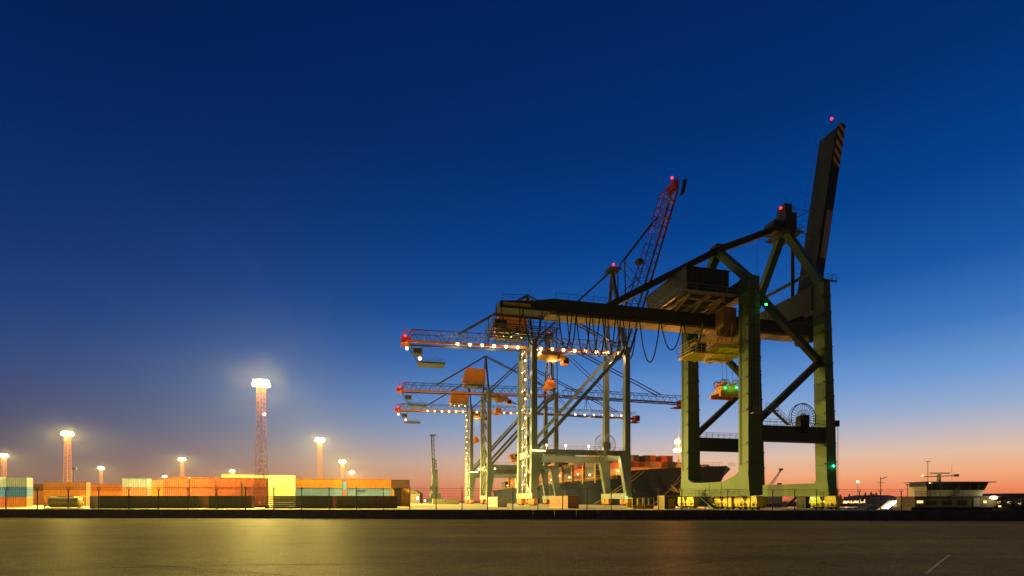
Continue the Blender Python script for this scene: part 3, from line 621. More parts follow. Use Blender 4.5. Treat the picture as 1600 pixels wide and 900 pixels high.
    for y in (2.1,7.2):
        for x in (-2.2,-.6): q.tube((x,y,4.2),(x,y,4.3+n*hz),.09,4)
    q.build('stair_tower', STEEL, g)
    if stair:
        for i in range(n):
            z = 4.3+i*hz+2.6; big = i % 2 == 1; yl = 6.7 if i % 2 == 0 else 2.6
            k = MB(); k.ball((-2.4,yl,z),.36 if big else .14, 6, 4); k.box(-2.4,-2.1,yl-.1,yl+.1,z+.2,z+.3); k.build('stair_lamp', E_WARMB, g)
            if not big: 
                for dy in (-2.2, 2.4): MB().box(-2.45,-2.3,4.5+dy*.5-.16,4.5+dy*.5+.16,z-.06,z+.06).build('stair_lamp', E_WARMB, g)
            if i % 2 == 0: light('POINT', (-3.2,6,z), 500, (1,.78,.42), g)
    if lit:
        ll = [-40, -38.6]+[x for x in range(-24, 38, 4) if not (-1 < x < 1)]
        if not raised: ll += list(range(40, 100, 6))
        for i, x in enumerate(ll):
            if x < -38: zz = 49.5 if x < -39 else 46.6; xx = x if x < -39 else -36
            else: zz = 52.35+(x+40)*.0168-.6; xx = x
            k = MB(); k.ball((xx,y0-.75,zz),RND.uniform(.34,.54), 8, 5); k.box(xx-.45,xx+.45,y0-.9,y0-.3,zz+.36,zz+.5); k.build('floodlight', E_WARM, g)
            if i % 3 == 2: light('POINT', (xx,y0+1.5,zz-.6), 3500, (1,.62,.28), g)
        for x in (4.0,10.5,18.5):
            k = MB(); k.ball((x,-.2,19.6),.38,8,5); k.tube((x,0,18.4),(x,0,19.3),.06,4); k.build('floodlight', E_WARMB, g); light('POINT', (x,3.2,19.6), 1500, (1,.72,.36), g)
        k = MB(); k.box(-1,3.5,-.6,-.4,17.6,17.9); k.build('strip_lamp', E_WARMB, g); light('POINT', (2,4,14), 2500, (1,.6,.2), g); light('POINT', (27,5,14), 2500, (1,.6,.2), g); light('POINT', (-4,6,5), 1500, (1,.55,.15), g)
        for x_, y_ in ((-3,-1.5),(3,-2.5),(29,-2.5),(28,16)): light('POINT', (x_,y_,3.6), 450, (1,.5,.1), g)
        light('POINT', (-5,4.2,55.0), 1200, (1,.75,.45), g); light('POINT', (W_-4,9,57.5), 500, (1,.75,.45), g)
        for x in (-9,-6.5,-3): MB().ball((x,5.2,55.6),.28,6,4).build('floodlight', E_WARMB, g)
    else: 
        for x in (2.5,): MB().ball((x,-.3,16.5),.42,8,5).build('floodlight', E_WARMB, g); light('POINT', (x,3.4,15.5), 2500, (1,.6,.25), g)
        light('POINT', (14,9,45), 1500, (1,.7,.35), g)
    MB().ball((-40.6,y0-1.1,53.4),.35).build('warning_lamp', E_RED, g); light('POINT', (-40.6,y0-2,54), 120, (1,.1,.1), g)
    MB().ball((W_-1.6,8,84.6),.4).build('warning_lamp', E_RED, g); light('POINT', (W_-1.6,6.6,84.6), 200, (1,.1,.1), g)
    return g
T1 = lattice_crane(79.9, 'tall grey-green lattice crane with its boom raised and lit red boom tip', True, True, True, 8.0, 40.5)
reel(24.3, -.4, 20.2, 3.7, 26, T1, STEEL, .06)
MB().ball((W0:=31.5,-1.4,2.7),.3).build('signal_lamp', E_GREEN, T1)
T2 = lattice_crane(154.4, 'lattice crane with lowered boom and unlit girder, second beyond the green crane', False, False, False, 6.0, 44)
T3 = lattice_crane(205.8, 'farthest lattice crane with lowered boom and a string of lamps along it', False, True, True, 4.0, 36)
# ------------------------------------------------------------------ containers
CL, CW, CH = 12.19, 2.44, 2.59
def cont_parts(L):
    q = MB(); pitch = .42; n = int((L-.5)/pitch)
    # corrugated long sides
    for side in (0, 1):
        y = .04 if side == 0 else CW-.04; yi = y+(.05 if side == 0 else -.05); vs = []
        x = .2
        while x < L-.25:
            vs += [(x,y),(x+.13,y),(x+.2,yi),(x+.34,yi)]; x += pitch
        vs.append((L-.2,y)); k = len(vs)
        q.add([(a,b_,.15) for a, b_ in vs]+[(a,b_,CH-.12) for a, b_ in vs], [(i,i+1,k+i+1,k+i) for i in range(k-1)])
    q.box(.16,L-.1,.1,CW-.1,CH-.1,CH-.03)
    q.box(.1,L-.1,.12,CW-.12,.14,.2); q.box(.06,.1,.1,CW-.1,.15,CH-.12)
    for y in (.0,CW-.16):
        q.box(0,L,y,y+.16,0,.15); q.box(0,L,y,y+.1 if y == 0 else y+.16,CH-.12,CH)
    for x in (0,L-.18):
        for y in (0,CW-.16): q.box(x,x+.18,y,y+.16,.15,CH-.12)
        q.box(x,x+.18,.16,CW-.16,0,.15); q.box(x,x+.18,.16,CW-.16,CH-.14,CH)
    d = MB(); d.box(L-.1,L-.04,.17,CW/2-.01,.16,CH-.15); d.box(L-.1,L-.04,CW/2+.01,CW-.17,.16,CH-.15)
    r = MB()
    for y in (.42,.92,CW-.92,CW-.42): r.tube((L+.0,y,.1),(L+.0,y,CH-.1),.03,5); r.box(L-.02,L+.06,y-.15,y+.15,1.0,1.08)
    return q, d, r
protos = {}
COL = dict(grey=(.30,.36,.46), blue=(.04,.22,.75), red=(.50,.09,.04), orange=(.72,.23,.03), rust=(.42,.13,.03), salmon=(.75,.19,.10), cream=(.36,.35,.20),
           lightblue=(.22,.40,.78), slate=(.028,.034,.038), brown=(.10,.035,.02), white=(.55,.55,.50), olive=(.10,.09,.05), maroon=(.16,.035,.03), amber=(.62,.27,.03), terra=(.50,.24,.15))
WORD = dict(grey='pale grey', blue='blue', red='red', orange='bright orange', rust='rusty orange-brown', salmon='salmon red', cream='pale yellow', lightblue='light blue', slate='dark slate grey',
            brown='dark brown', white='white', olive='dark olive', maroon='maroon', amber='amber orange', terra='terracotta')
def container(loc, rz, L, col, label, group, detail=True, flip=False):
    key = (L, detail, flip)
    if key not in protos:
        q, d, r = cont_parts(L); root = q.build('shipping_container', PAINT)
        if detail:
            dd = d.build('door', PAINT, root); r.build('lock_rods', STEEL, dd)
        else:
            root.data.materials.clear(); root.data.materials.append(PAINT)
            q.cur = 0; me = d.build('door', PAINT, root)
        protos[key] = root; o = root
    else: o = copy_tree(protos[key])
    j = RND.uniform(.85, 1.15); c = tuple(min(.8, x*j) for x in COL[col])
    o.color = (*c, 1); o.location = loc; o.rotation_euler.z = rz
    for ch in o.children: ch.color = (*c, 1)
    return tag(o, label, 'container', group)
def stack(px, Y, cols, L, where, group='containers in the yard', detail=True, z0=PZ):
    """containers one on the other, long side to the camera; cols bottom to top"""
    b0 = PX(px, Y); n = len(cols); names = ['bottom','second','third','fourth','fifth']
    for i, c in enumerate(cols):
        if c is None: continue
        tier = 'top' if i == n-1 and n > 1 else names[i]
        lab = f'{WORD[c]} container, {tier} of {where}' if n > 1 else f'{WORD[c]} container {where}'
        container((b0.x+RND.uniform(-.03,.03), b0.y, z0+i*CH), AN, L, c, lab, group, detail)
# far-left stack and the lit rows
stack(-46, 131, ['red','blue','grey'], 6.06, 'stack cut by the left picture edge')
stack(-1, 135, ['orange','blue','grey'], 6.06, 'leftmost whole stack')
stack(40, 186, ['rust','rust','brown'], 6.06, 'narrow brown stack left of the tank container')
stack(67.6, 169, ['salmon','orange','rust'], CL, 'orange stack behind the tank container')
stack(136, 186, ['rust','orange','rust'], CL, 'brown stack between the first two lamp masts')
stack(191, 141, ['salmon','salmon','grey'], 6.06, 'stack with a pale grey top below the small mast')
stack(228, 152, ['blue','orange','salmon'], 6.06, 'half-hidden stack beside the grey-topped one')
for i, (px, n_) in enumerate(((255,'first'),(297,'second'),(338,'third'),(379,'fourth'))):
    stack(px, 133+i*1.6, ['salmon','salmon','salmon'], 6.06-.15, f'{n_} salmon stack from the left')
stack(272, 186, ['rust','cream','amber','amber'], CL*0+6.06+2, 'orange block rising behind the salmon stacks')
stack(346, 158, ['cream','cream','cream','cream'], CL, 'pale yellow wall left of the tall mast', z0=PZ-.6)
stack(413, 162, ['cream','cream','cream','cream'], CL*.75, 'pale yellow wall right of the tall mast', z0=PZ-.6)
stack(462, 141, ['lightblue','lightblue','amber'], CL, 'stack of blue below orange under the pale mast')
stack(535, 170, ['orange','red','blue'], 6.06, 'slim stack in the gap between two blue-and-orange stacks')
stack(541, 143, ['lightblue','lightblue','orange'], CL, 'rightmost blue-and-orange stack')
stack(607, 150, ['amber','amber','brown'], 6.06, 'short stack at the right end of the yard')
bm_ = [o for o in S.objects if o.get('label') == 'light blue container, second of rightmost blue-and-orange stack'][0]
q = MB(); 
for k in range(6): q.box(2.6+k*.42,2.9+k*.42,-.03,-.01,1.55,1.95)
q.build('lettering', mat('deep_blue_lettering', (.01,.02,.6), .5), bm_)
# dark front row, backs to the camera
F = 'dark containers at the front of the yard'
stack(156, 103, ['slate'], 6.06, 'in the front row right of the white one', F)
stack(206, 104, ['slate'], CL, 'in the front row, the long one left of the mast', F)
stack(140, 104.5, ['white'], 2.9, 'narrow at the front row end, beside the tank container', F)
stack(326, 104, ['slate'], 6.06, 'in the front row just left of the tall mast', F)
stack(377, 106, ['brown'], 2.0, 'small one at the foot of the tall mast', F)
stack(312, 108, ['terra'], 2.2, 'showing in the gap of the front row', F)
stack(470, 104, ['slate'], 6.06, 'in the front row right of the flat racks', F)
stack(513, 109, ['orange'], 2.44, 'end showing between two dark front containers', F)
stack(526, 105, ['olive'], 6.06, 'in the front row under the orange and blue stack', F)
stack(574, 106.4, ['brown'], 6.06, 'in the front row, rightmost of it', F)
# far pale row, centre boxes
stack(676, 250, ['cream'], 6.06, 'far off left of the lit cranes, left of two', detail=False)
stack(698, 251, ['cream'], 6.06, 'far off left of the lit cranes, right of two', detail=False)
container(PX(792,129,PZ), AN+math.pi/2, CL, 'white', 'white container end-on beside the lit crane legs', 'loose containers on the quay')
container(PX(904.5,106,PZ), AN+math.pi/2, CL, 'terra', 'terracotta container end-on in front of the ship', 'loose containers on the quay')
# stacked flat racks
fr = thing('flat_rack_stack', 'stack of collapsed dark flat racks right of the tall mast base', 'flat racks', PX(414,103.5,PZ), AN)
for i in range(6):
    q = MB(); z = i*.43; q.box(1.7,7.0,0,2.4,z+.02,z+.40); q.box(0,1.69,0,2.4,z+.12,z+.26)
    for x in (0,): q.box(x,x+.2,-.03,2.43,z+.02,z+.42) if i < 1 else None
    for x in (2.4,4.2,6.0): q.box(x,x+.15,-.04,-.0,z+.04,z+.39)
    q.build('rack', BLACK, fr)
# tank container
tk = thing('tank_container', 'olive tank container in a square frame, front row at the left', 'tank container', PX(69,102.5,PZ), AN)
q = MB(); n = 20
q.tube((.5,1.22,1.32),(5.6,1.22,1.32),1.1,n); q.tube((.25,1.22,1.32),(.5,1.22,1.32),.7,n,1.1); q.tube((5.6,1.22,1.32),(5.85,1.22,1.32),1.1,n,.7); q.build('tank', mat('tank_steel', (.34,.30,.16), .4, .3, noise=.3, scale=.7), tk, smooth=False)
q = MB()
for x in (0,5.94):
    for y in (0,2.32): q.box(x,x+.12,y,y+.12,0,2.59)
    for z in (0,2.47): q.box(x,x+.12,.12,2.32,z,z+.12)
    q.bar((x+.06,.1,.2),(x+.06,1.0,1.2),.07); q.bar((x+.06,2.34,.2),(x+.06,1.4,1.2),.07)
for y in (0,2.32): q.box(.12,5.94,y,y+.12,0,.12); q.box(.12,5.94,y,y+.12,2.47,2.59)
q.build('frame', YELDIM, tk)
q = MB(); q.box(1.5,4.5,1.0,1.45,2.43,2.46); q.tube((3,1.2,2.4),(3,1.2,2.62),.25,10); q.build('manhole', STEEL, tk)
# steel cages and an open hut on the quay in front of the green crane
def cage(px, Y, L, m, lab, w=2.2, h=2.1):
    g = thing('steel_cage', lab, 'cage', PX(px,Y,PZ), AN, 'open steel cages on the quay'); q = MB(); n = max(2, round(L/.9))
    for z in (.1,h): 
        for y in (0,w): q.bar((0,y,z),(L,y,z),.1)
        for x in (0,L): q.bar((x,0,z),(x,w,z),.1)
    for i in range(n+1):
        for y in (0,w): q.bar((L*i/n,y,0),(L*i/n,y,h),.08)
    q.build('frame', m, g); MB().box(0,L,0,w,.0,.09).build('floor', BLACK, g); q = MB(); q.box(.06,L*.48,w-.05,w-.02,.1,1.2); q.box(.1,L-.1,-.02,.02,.15,.75); q.build('panel', m, g)
cage(988,101,2.2, YELLOW, 'yellow steel cage with open bars, left of the two by the ship')
cage(1006.5,101,2.1, mat('dull_ochre_paint', (.30,.19,.05), .6, noise=.3), 'dull ochre steel cage, right of the two by the ship')
g = thing('open_hut', 'open-fronted steel hut with a yellow cabinet at the foot of the crane', 'hut', PX(1038,97,PZ), AN)
q = MB()
for x in (0,3.6):
    for y in (0,2.3): q.box(x,x+.14,y,y+.14,0,2.4)
q.box(-.05,3.8,-.05,2.5,2.4,2.52); q.box(0,3.7,0,2.4,0,.1); q.build('frame', YELDIM, g); MB().box(.14,3.6,2.3,2.36,.1,2.4).box(0,.06,.14,2.3,.1,2.4).build('wall', mat('hut_ochre', (.30,.22,.08), .7), g); MB().box(1.5,2.9,1.2,2.0,.12,2.0).build('cabinet', YELLOW, g)
# ------------------------------------------------------------------ floodlight masts
MASTCOL = (1,.74,.15)
def mast_light_data():
    d = bpy.data.lights.new('mast_floodlight', 'POINT'); d.energy = 5.2e5; d.color = MASTCOL; d.shadow_soft_size = .7; d.use_nodes = True
    t = d.node_tree; em = next(n for n in t.nodes if n.type == 'EMISSION'); tcn = t.nodes.new('ShaderNodeTexCoord'); sp = t.nodes.new('ShaderNodeSeparateXYZ')
    t.links.new(tcn.outputs['Normal'], sp.inputs[0])
    def m(op, a, b=None, cl=False):
        n = t.nodes.new('ShaderNodeMath'); n.operation = op; n.use_clamp = cl
        for i, x in enumerate((a, b)):
            if x is None: continue
            if isinstance(x, (int, float)): n.inputs[i].default_value = x
            else: t.links.new(x, n.inputs[i])
        return n.outputs[0]
    down = m('MAXIMUM', m('MULTIPLY', sp.outputs[2], -1.0), .0001)
    bat = m('MINIMUM', m('POWER', m('DIVIDE', .75, down), 2.0), 1.0)         # floodlights throw far, little straight down
    cut = m('DIVIDE', m('ADD', m('MULTIPLY', sp.outputs[2], -1.0), .01), .28, True)   # shielded above the horizontal
    t.links.new(m('ADD', m('MULTIPLY', m('MULTIPLY', bat, cut), m('ADD', 1.0, m('MULTIPLY', down, .25))), .03), em.inputs['Strength'])
    return d
MLD = mast_light_data()
def mast_mesh(H=32.0):
    g = thing('floodlight_mast', 'x', 'light mast', (0,0,0), 0, 'floodlight masts in the container yard'); q = MB(); n = 26; zt = H-1.6
    w = lambda z: 1.15-.45*z/H
    c = lambda i, k: ((w(zt*i/n))*(-1 if k in (0,3) else 1), (w(zt*i/n))*(-1 if k in (0,1) else 1), zt*i/n)
    for k in range(4):
        q.tube(c(0,k), c(n,k), .075, 5)
        for i in range(n):
            k2 = (k+1) % 4; q.tube(*((c(i,k), c(i+1,k2)) if i % 2 else (c(i,k2), c(i+1,k))), .035, 4); q.tube(c(i,k), c(i,k2), .035, 4)
    for i in range(60): q.tube((-.25,-.4,i*.5+1),(.25,-.4,i*.5+1),.03,4)
    q.build('lattice', MASTP, g)
    q = MB(); q.box(-1.4,1.4,-1.4,1.4,0,.35); q.build('base', CONC, g)
    q = MB(); q.ring((0,0,H-1.2),1.9,.07,24,'z'); q.ring((0,0,H+.1),1.9,.07,24,'z'); q.box(-1.2,1.2,-1.2,1.2,H-1.7,H-1.55)
    for k in range(8): t = k*math.pi/4; q.tube((0,0,H-1.5),(math.cos(t)*1.9,math.sin(t)*1.9,H-1.2),.06,4); q.tube((math.cos(t)*1.9,math.sin(t)*1.9,H-1.2),(math.cos(t)*1.9,math.sin(t)*1.9,H+.1),.05,4)
    q.build('lamp_ring', STEEL, g)
    for rr, z, nk, sz in ((1.7,H-1.0,10,.5),(1.0,H-.2,6,.45)):
        for k in range(nk):
            t = k*2*math.pi/nk+.2; ct, st = math.cos(t), math.sin(t); q = MB(); o = Vector((ct*rr,st*rr,z)); f = Vector((ct,st,-.35)).normalized()
            q.tube(o, o+f*.3, sz*.4, 8, sz*.58); q.build('floodlight', E_MAST, g)
    return g
masts = [(408,130,.0,'tallest-looking red lattice floodlight mast, blazing in front of the yellow containers'),
         (105.5,226,0,'red lattice floodlight mast behind the orange stack at the left'),
         (500,249,0,'red lattice floodlight mast rising behind the amber-topped stack'),
         (6,334,0,'floodlight mast at the left picture edge'),
         (158,460,0,'small distant floodlight mast right of the left lattice mast'),
         (284.5,364,0,'small floodlight mast above the salmon stacks'),
         (363,508,0,'tiny floodlight mast just left of the tallest mast'),
         (257.5,626,0,'farthest tiny floodlight mast beside the pale grey-topped stack'),
         (535,387,0,'slim floodlight mast in the gap between the two blue-and-orange stacks'),
         (550,530,0,'tiny floodlight mast above the rightmost orange container')]
proto = None
for i, (px, Y, dz, lab) in enumerate(masts):
    o = mast_mesh() if proto is None else copy_tree(proto); proto = proto or o
    o.location = PX(px, Y, PZ); o['label'] = lab
    lo = bpy.data.objects.new('mast_light', MLD); S.collection.objects.link(lo); lo.location = PX(px, Y, PZ+31.0)
    lo.parent = o; lo.location = (0,0,33.2)
    for ax_, ay_ in ((0,-2.7),(-2.7,0),(2.7,0)): light('POINT', (ax_,ay_,30.6), 2000, (1,.62,.22), o, .5)
    if proto is o: PROTO_LIGHT = lo
tm = [o for o in S.objects if str(o.get('label','')).startswith('tallest-looking')][0]
MB().ball((1.35,-1.0,23.4),.22).bar((.9,-.9,23.4),(1.3,-1.0,23.4),.1).build('service_lamp', E_WHITE, tm)
# ------------------------------------------------------------------ container ship
ship = thing('container_ship', 'large dark blue container ship moored behind the cranes, bow to the right', 'ship', P(41,200,WZ), AN)
def lerp_tab(tab, s):
    for (a, x), (b_, y) in zip(tab, tab[1:]):
        if s <= b_: f = max(0, (s-a)/(b_-a)); return x+(y-x)*f
    return tab[-1][1]
DKB = [(62,.3),(64,4.2),(68,8),(74,11.6),(82,15),(92,17.6),(105,19.4),(120,20),(331,20)]
WLB = [(62,.0),(69,.25),(80,2.4),(95,6.4),(112,11.2),(130,16),(150,19.3),(165,20),(320,20),(331,17)]
STEM = lambda z: 62+ (max(0, 12.6-z))**1.15*.62
DZ = lambda s: 12.9 if s < 99 else (12.9-(s-99)*.8 if s < 102 else 10.5)
def hull_pt(s, z, side=-1):
    zt = 12.9; f = max(0, min(1, (z-WZ)/(zt-WZ))); f = f**1.35
    st = STEM(z); k = lerp_tab(DKB, s)*f+lerp_tab(WLB, s)*(1-f)
    if s < st: k = 0
    else: k *= min(1, ((s-st)/16)**.45 if s-st < 16 else 1)
    return (side*max(k, .02), s-200)
ss = [62,62.5,63.5,65,67,69,71.5,74,77,80,84,88,93,99,102,108,115,122,130,140,150,165,200,240,280,320,331]; zs = 12
q = MB()
for side in (-1, 1):
    vs = []
    for s_ in ss:
        for j in range(zs+1):
            top = DZ(s_); z = WZ+(top-WZ)*j/zs; s2 = max(s_, STEM(z)); x, y = hull_pt(s2, z, side); vs.append((x, y, z-WZ))
    q.add(vs, [(i*(zs+1)+j, (i+1)*(zs+1)+j, (i+1)*(zs+1)+j+1, i*(zs+1)+j+1) for i in range(len(ss)-1) for j in range(zs)])
k = len(ss)-1
q.add([(-17,131,0),(17,131,0),(20,131,13),(-20,131,13)], [(0,1,2,3)])
q.build('hull', NAVY, ship, smooth=True)
q = MB(); vs = []
for s_ in ss:
    x, y = hull_pt(s_, DZ(s_)-1.0, 1); vs += [(-x, y, DZ(s_)-1.0-WZ), (x, y, DZ(s_)-1.0-WZ)]
q.add(vs, [(2*i, 2*i+1, 2*i+3, 2*i+2) for i in range(len(ss)-1)]); q.build('deck', DECK, ship)
zo = -WZ
q = MB(); q.frus((-1.3,1.3,-111.8,-109.2), 11.9+zo, (-.45,.45,-110.9,-110.1), 15.5+zo); q.tube((0,-110.5,15.5+zo),(0,-110.5,25.5+zo),.35,10,.22); q.bar((-1.6,-110.5,21.6+zo),(1.6,-110.5,21.6+zo),.15); q.bar((-1.2,-110.5,23.6+zo),(1.2,-110.5,23.6+zo),.12); q.tube((0,-110.5,25.5+zo),(0,-110.5,26.6+zo),.05,5)
q.build('foremast', mat('foremast_paint', (.22,.12,.05), .6, noise=.2), ship)
for x, z, r in ((-1.7,20.3,.65),(-.9,23.4,.95),(-.2,20.4,.65)):
    MB().ball((x,-111.1,z+zo),r).build('mast_lamp', E_ORNG, ship)
light('POINT', (0,-114,24+zo), 9000, (1,.42,.08), ship, .6); light('POINT', (1,-113,20.4+zo), 2500, (1,.45,.1), ship, .5)
sp_ = light('SPOT', (-.5,-112.6,23.2+zo), 1.6e5, (1,.33,.05), ship, 2.0, spot_size=math.radians(74), spot_blend=.7)
sp_.rotation_euler = (Vector((0,0,0))-Vector((-22,-128,-19))).to_track_quat('Z','Y').to_euler()
# breakwater, windlasses, house at the bow
q = MB(); q.prism([(-16,-101),(16,-101),(14,-98),(-14,-98)], 11.9+zo, 14.6+zo, 'z'); q.box(-15,-12.6,-99,-92,11.9+zo,13.8+zo); q.build('breakwater', BUFF, ship)
q = MB(); q.box(-3.2,3.2,-131,-127,11.9+zo,13.3+zo); q.box(-2,2,-126,-122,11.9+zo,14.1+zo); q.tube((-4,-124,13+zo),(4,-124,13+zo),.8,10); q.rail((-1,-137.2,12.9+zo),(-6,-134,12.9+zo),1.1,1); q.rail((1,-137.2,12.9+zo),(6,-134,12.9+zo),1.1,1)
q.build('windlass', BUFF, ship)
q = MB(); q.rail((-19.7,-97,10.5+zo),(-20,-70,10.5+zo),1.1,2,.05); q.rail((-20,-70,10.5+zo),(-20,125,10.5+zo),1.1,3,.05)
q.bar((-19.6,-100.3,10.6+zo),(-17.8,-96,13.6+zo),.3); q.build('railing', YELDIM, ship)
# lashing bridges between bays
bays = [(-92+i*14.2) for i in range(15)]
for i, y in enumerate(bays[:13]):
    if i in (0,): continue
    q = MB()
    for x in (-19.4,-14.6,-9.8,-4.9,0,4.9,9.8,14.6,19.4): q.box(x-.15,x+.15,y-1.3,y-.9,9.5+zo,17.5+zo)
    for z in (12.5,15,17.4): q.box(-19.5,19.5,y-1.4,y-.8,z+zo,z+.12+zo)
    q.build('lashing_bridge', YELDIM, ship)
# emblem on the bow: three golden blades
def on_hull(q, pts, off=.06):
    vs = []
    for s_, z in pts:
        x, y = hull_pt(s_, z, -1); vs.append((x-off, y-off, z-WZ))
    vs += [(a+.05, b_+.05, c) for a, b_, c in vs]; n = len(pts); q.add(vs, [tuple(range(n)), tuple(range(n, 2*n))[::-1]]+[(i, n+i, n+(i+1)%n, (i+1)%n) for i in range(n)])
q = MB(); cx, cz = 80.2, 4.6
on_hull(q, [(cx,cz),(cx+.7,cz+1.2),(cx+.2,cz+3.0),(cx-.5,cz+1.3)]); on_hull(q, [(cx,cz+.1),(cx-.8,cz+1.0),(cx-1.7,cz+1.9),(cx-1.3,cz+.8)]); on_hull(q, [(cx,cz+.1),(cx+.9,cz+.9),(cx+2.0,cz+2.0),(cx+1.4,cz+.6)])
q.build('hull_emblem', GOLD, ship)
# superstructure far aft
q = MB(); q.box(-19,19,52,62,9.5+zo,31+zo); q.box(-22,22,53,60,31+zo,33.6+zo); q.box(-8,8,54,60,33.6+zo,35.5+zo); ho = q.build('bridge_house', BOATW, ship)
q = MB()
for z in range(6): q.box(-18,18,51.9,51.98,12+z*3+zo,12.9+z*3+zo)
q.box(-21,21,52.9,52.98,31.8+zo,32.8+zo); q.build('window', GLASS, ho)
MB().tube((0,57,35.5+zo),(0,57,42+zo),.4,6).build('radar_mast', BOATW, ho)
q = MB(); q.frus((-5,5,78,86),9.5+zo,(-3.5,3.5,79,85),33+zo); q.build('funnel', ORANGE, ship)
q = MB(); q.prism([(50,27.5+zo),(58,30.5+zo),(58,33+zo),(56,33+zo),(50,29.5+zo)], -24, -20.5, 'x'); q.build('lifeboat', ORANGE, ship)
for x, y, z in [(-18.5,-90,12.6),(-17,-96,13.4),(-19.8,-74,13),(-19.8,-60,14),(-19.8,-49,13),(-19.8,-35,14.4),(-19.8,-21,13),(-19.8,-6,13),(-19.8,22,13),(-19.8,50,13),(-19.8,80,13)]:
    MB().ball((x,y,z+zo),.32 if y < -80 else .4, 6, 4).build('deck_lamp', E_WARMB, ship); light('POINT', (x-1.2,y,z+.4+zo), 700, (1,.6,.22), ship, .3)
# deck containers, each one a thing
ordn = ['first','second','third','fourth','fifth','sixth','seventh','eighth','ninth','tenth','eleventh','twelfth','thirteenth','fourteenth','fifteenth']
cc = ['maroon','red','brown','rust','maroon','slate','terra','red','brown','orange']
def deck_cont(bi, row, tier, zb, col):
    x = -18.6+row*2.5; y = bays[bi]; p = P(41+x+2.44, y+200)
    rw = 'quayside edge row' if row == 0 else f'{ordn[row]} row in'
    container((p.x, p.y, zb+tier*CH), AN+math.pi/2, CL, col, f'{WORD[col]} ship container, {ordn[bi]} bay from bow, {ordn[tier]} tier, {rw}', 'containers stacked on the ship', False)
for bi in range(14):
    if bi in (10, 12): continue
    if bi == 0:
        for row in range(2, 13):
            for tier in range([0,0,2,2,3,2,3,3,2,3,3,2,2][row]): deck_cont(bi, row, tier, 12.4, cc[(row*3+tier*5+bi) % 10])
    elif bi < 3:
        for row in range(0, 15):
            nt_ = [3,4,3,3,4,4,3,4,3,3,4,3,2,3,3][(row+bi*4) % 15]
            for tier in range(nt_):
                if row > 0 and tier < 2 and bi > 1: continue
                deck_cont(bi, row, tier, 11.2, cc[(row*7+tier*3+bi*2) % 10])
    else:
        nt_ = [4,3,5,4,3,4,5,3,4,4,3][bi-3]
        for row in (0, 1, 2):
            for tier in range(nt_-(1 if row == 0 and bi % 2 else 0)):
                if row == 2 and tier < nt_-1: continue
                deck_cont(bi, row, tier, 11.2, cc[(row*5+tier*3+bi*4) % 10])
# mooring lines and bollards
def bollard(t_, s_, lab):
    q = MB(); q.tube((0,0,0),(0,0,.5),.16,10,.13); q.tube((0,0,.5),(0,0,.62),.26,10,.22); q.box(-.35,.35,-.35,.35,0,.06); o = q.build('bollard', BLACK, None, P(t_,s_,PZ+.02)); return tag(o, lab, 'bollard', 'mooring bollards on the quay edge')
def mooring(a, c, lab, sag=.6):
    pts = [Vector(a).lerp(Vector(c), i/12)-Vector((0,0,sag*4*(i/12)*(1-i/12))) for i in range(13)]
    q = MB(); q.path(pts, .06, 5); return tag(q.build('mooring_line', BUFF), lab, 'rope', 'mooring lines from the bow')
def hp(s_, z, off=.1): x, y = hull_pt(s_, z, -1); p = P(41+x-off, s_); return (p.x, p.y, z)
b1 = P(19.8,118,PZ+.5); b2 = P(19.8,70,PZ+.5)
bollard(19.8,118,'mooring bollard at the end of the long rope pair'); bollard(19.8,70,'mooring bollard below the bow of the ship')
mooring(hp(88,12.6), b1, 'upper long rope running down from the bow to the quay'); mooring(hp(86,12.4), b1+Vector((.3,0,0)), 'lower long rope beside the upper one from the bow to the quay', .9)
mooring(hp(71,12.2), b2, 'short steep rope from the ship stem down to the quay'); mooring(hp(72.5,12.2), b2+Vector((.3,0,0)), 'short rope just under the steep one from the ship stem', 1.0)
# ------------------------------------------------------------------ things far off in the middle
mc = thing('mobile_crane', 'dark mobile harbour crane with upright lattice boom, alone against the sunset', 'crane', PX(680,300,PZ), AN)
q = MB(); q.box(-4.5,4.5,-4,4,.6,3.2); q.box(-3,3,-3,3,3.2,6); q.build('undercarriage', TEALD, mc)
q = MB(); q.frus((-2,1.6,-1.6,1.6),6,(-1.7,1.3,-1.2,1.2),20); q.box(-3.6,-1.6,-1,1,8,10.5); mct = q.build('tower', TEALD, mc)
q = MB(); truss(q, (-1.5,0,20), (-1.7,0,26.5), -.9, .9, 2.2, 2, .2, Vector((1,0,0)), .12); truss(q, (-1.6,0,17), (-2.2,0,40), -.6, .6, 1.4, 2.6, .16, Vector((1,0,0)), .1); q.box(-3.2,.4,-.7,.7,39.6,40.4); q.build('boom', TEALD, mc)
def shed(px, Y, w, h, dpt, lab, wallm=WALLM, ridge=2.0, z0=-.6, rz=0, win=0, group='low sheds on the far shore'):
    g = thing('shed', lab, 'shed', PX(px,Y,z0), rz, group); MB().box(0,w,0,dpt,0,h).build('wall', wallm, g)
    MB().prism([(-.4,h+.01),(w+.4,h+.01),(w*.72,h+ridge),(w*.28,h+ridge)] if ridge > 0 else [(-.4,h+.01),(w+.4,h+.01),(w+.4,h+.4),(-.4,h+.4)], -.4, dpt+.4, 'y').build('roof', ROOF, g)
    for i in range(win): MB().box(w*(i+.5)/win-.6, w*(i+.5)/win+.6, -.06, -.01, h*.35, h*.7).build('window', E_DIM, g)
    return g
E_DIM = mat('lit_window_glass', (1,.62,.25), emit=1.6)
shed(624, 300, 12, 6, 10, 'dark low shed at the right end of the yard', z0=PZ)
shed(616, 150, 1.8, 4.9, 8, 'narrow dark shed side behind the rightmost yard stack', z0=PZ, ridge=0)
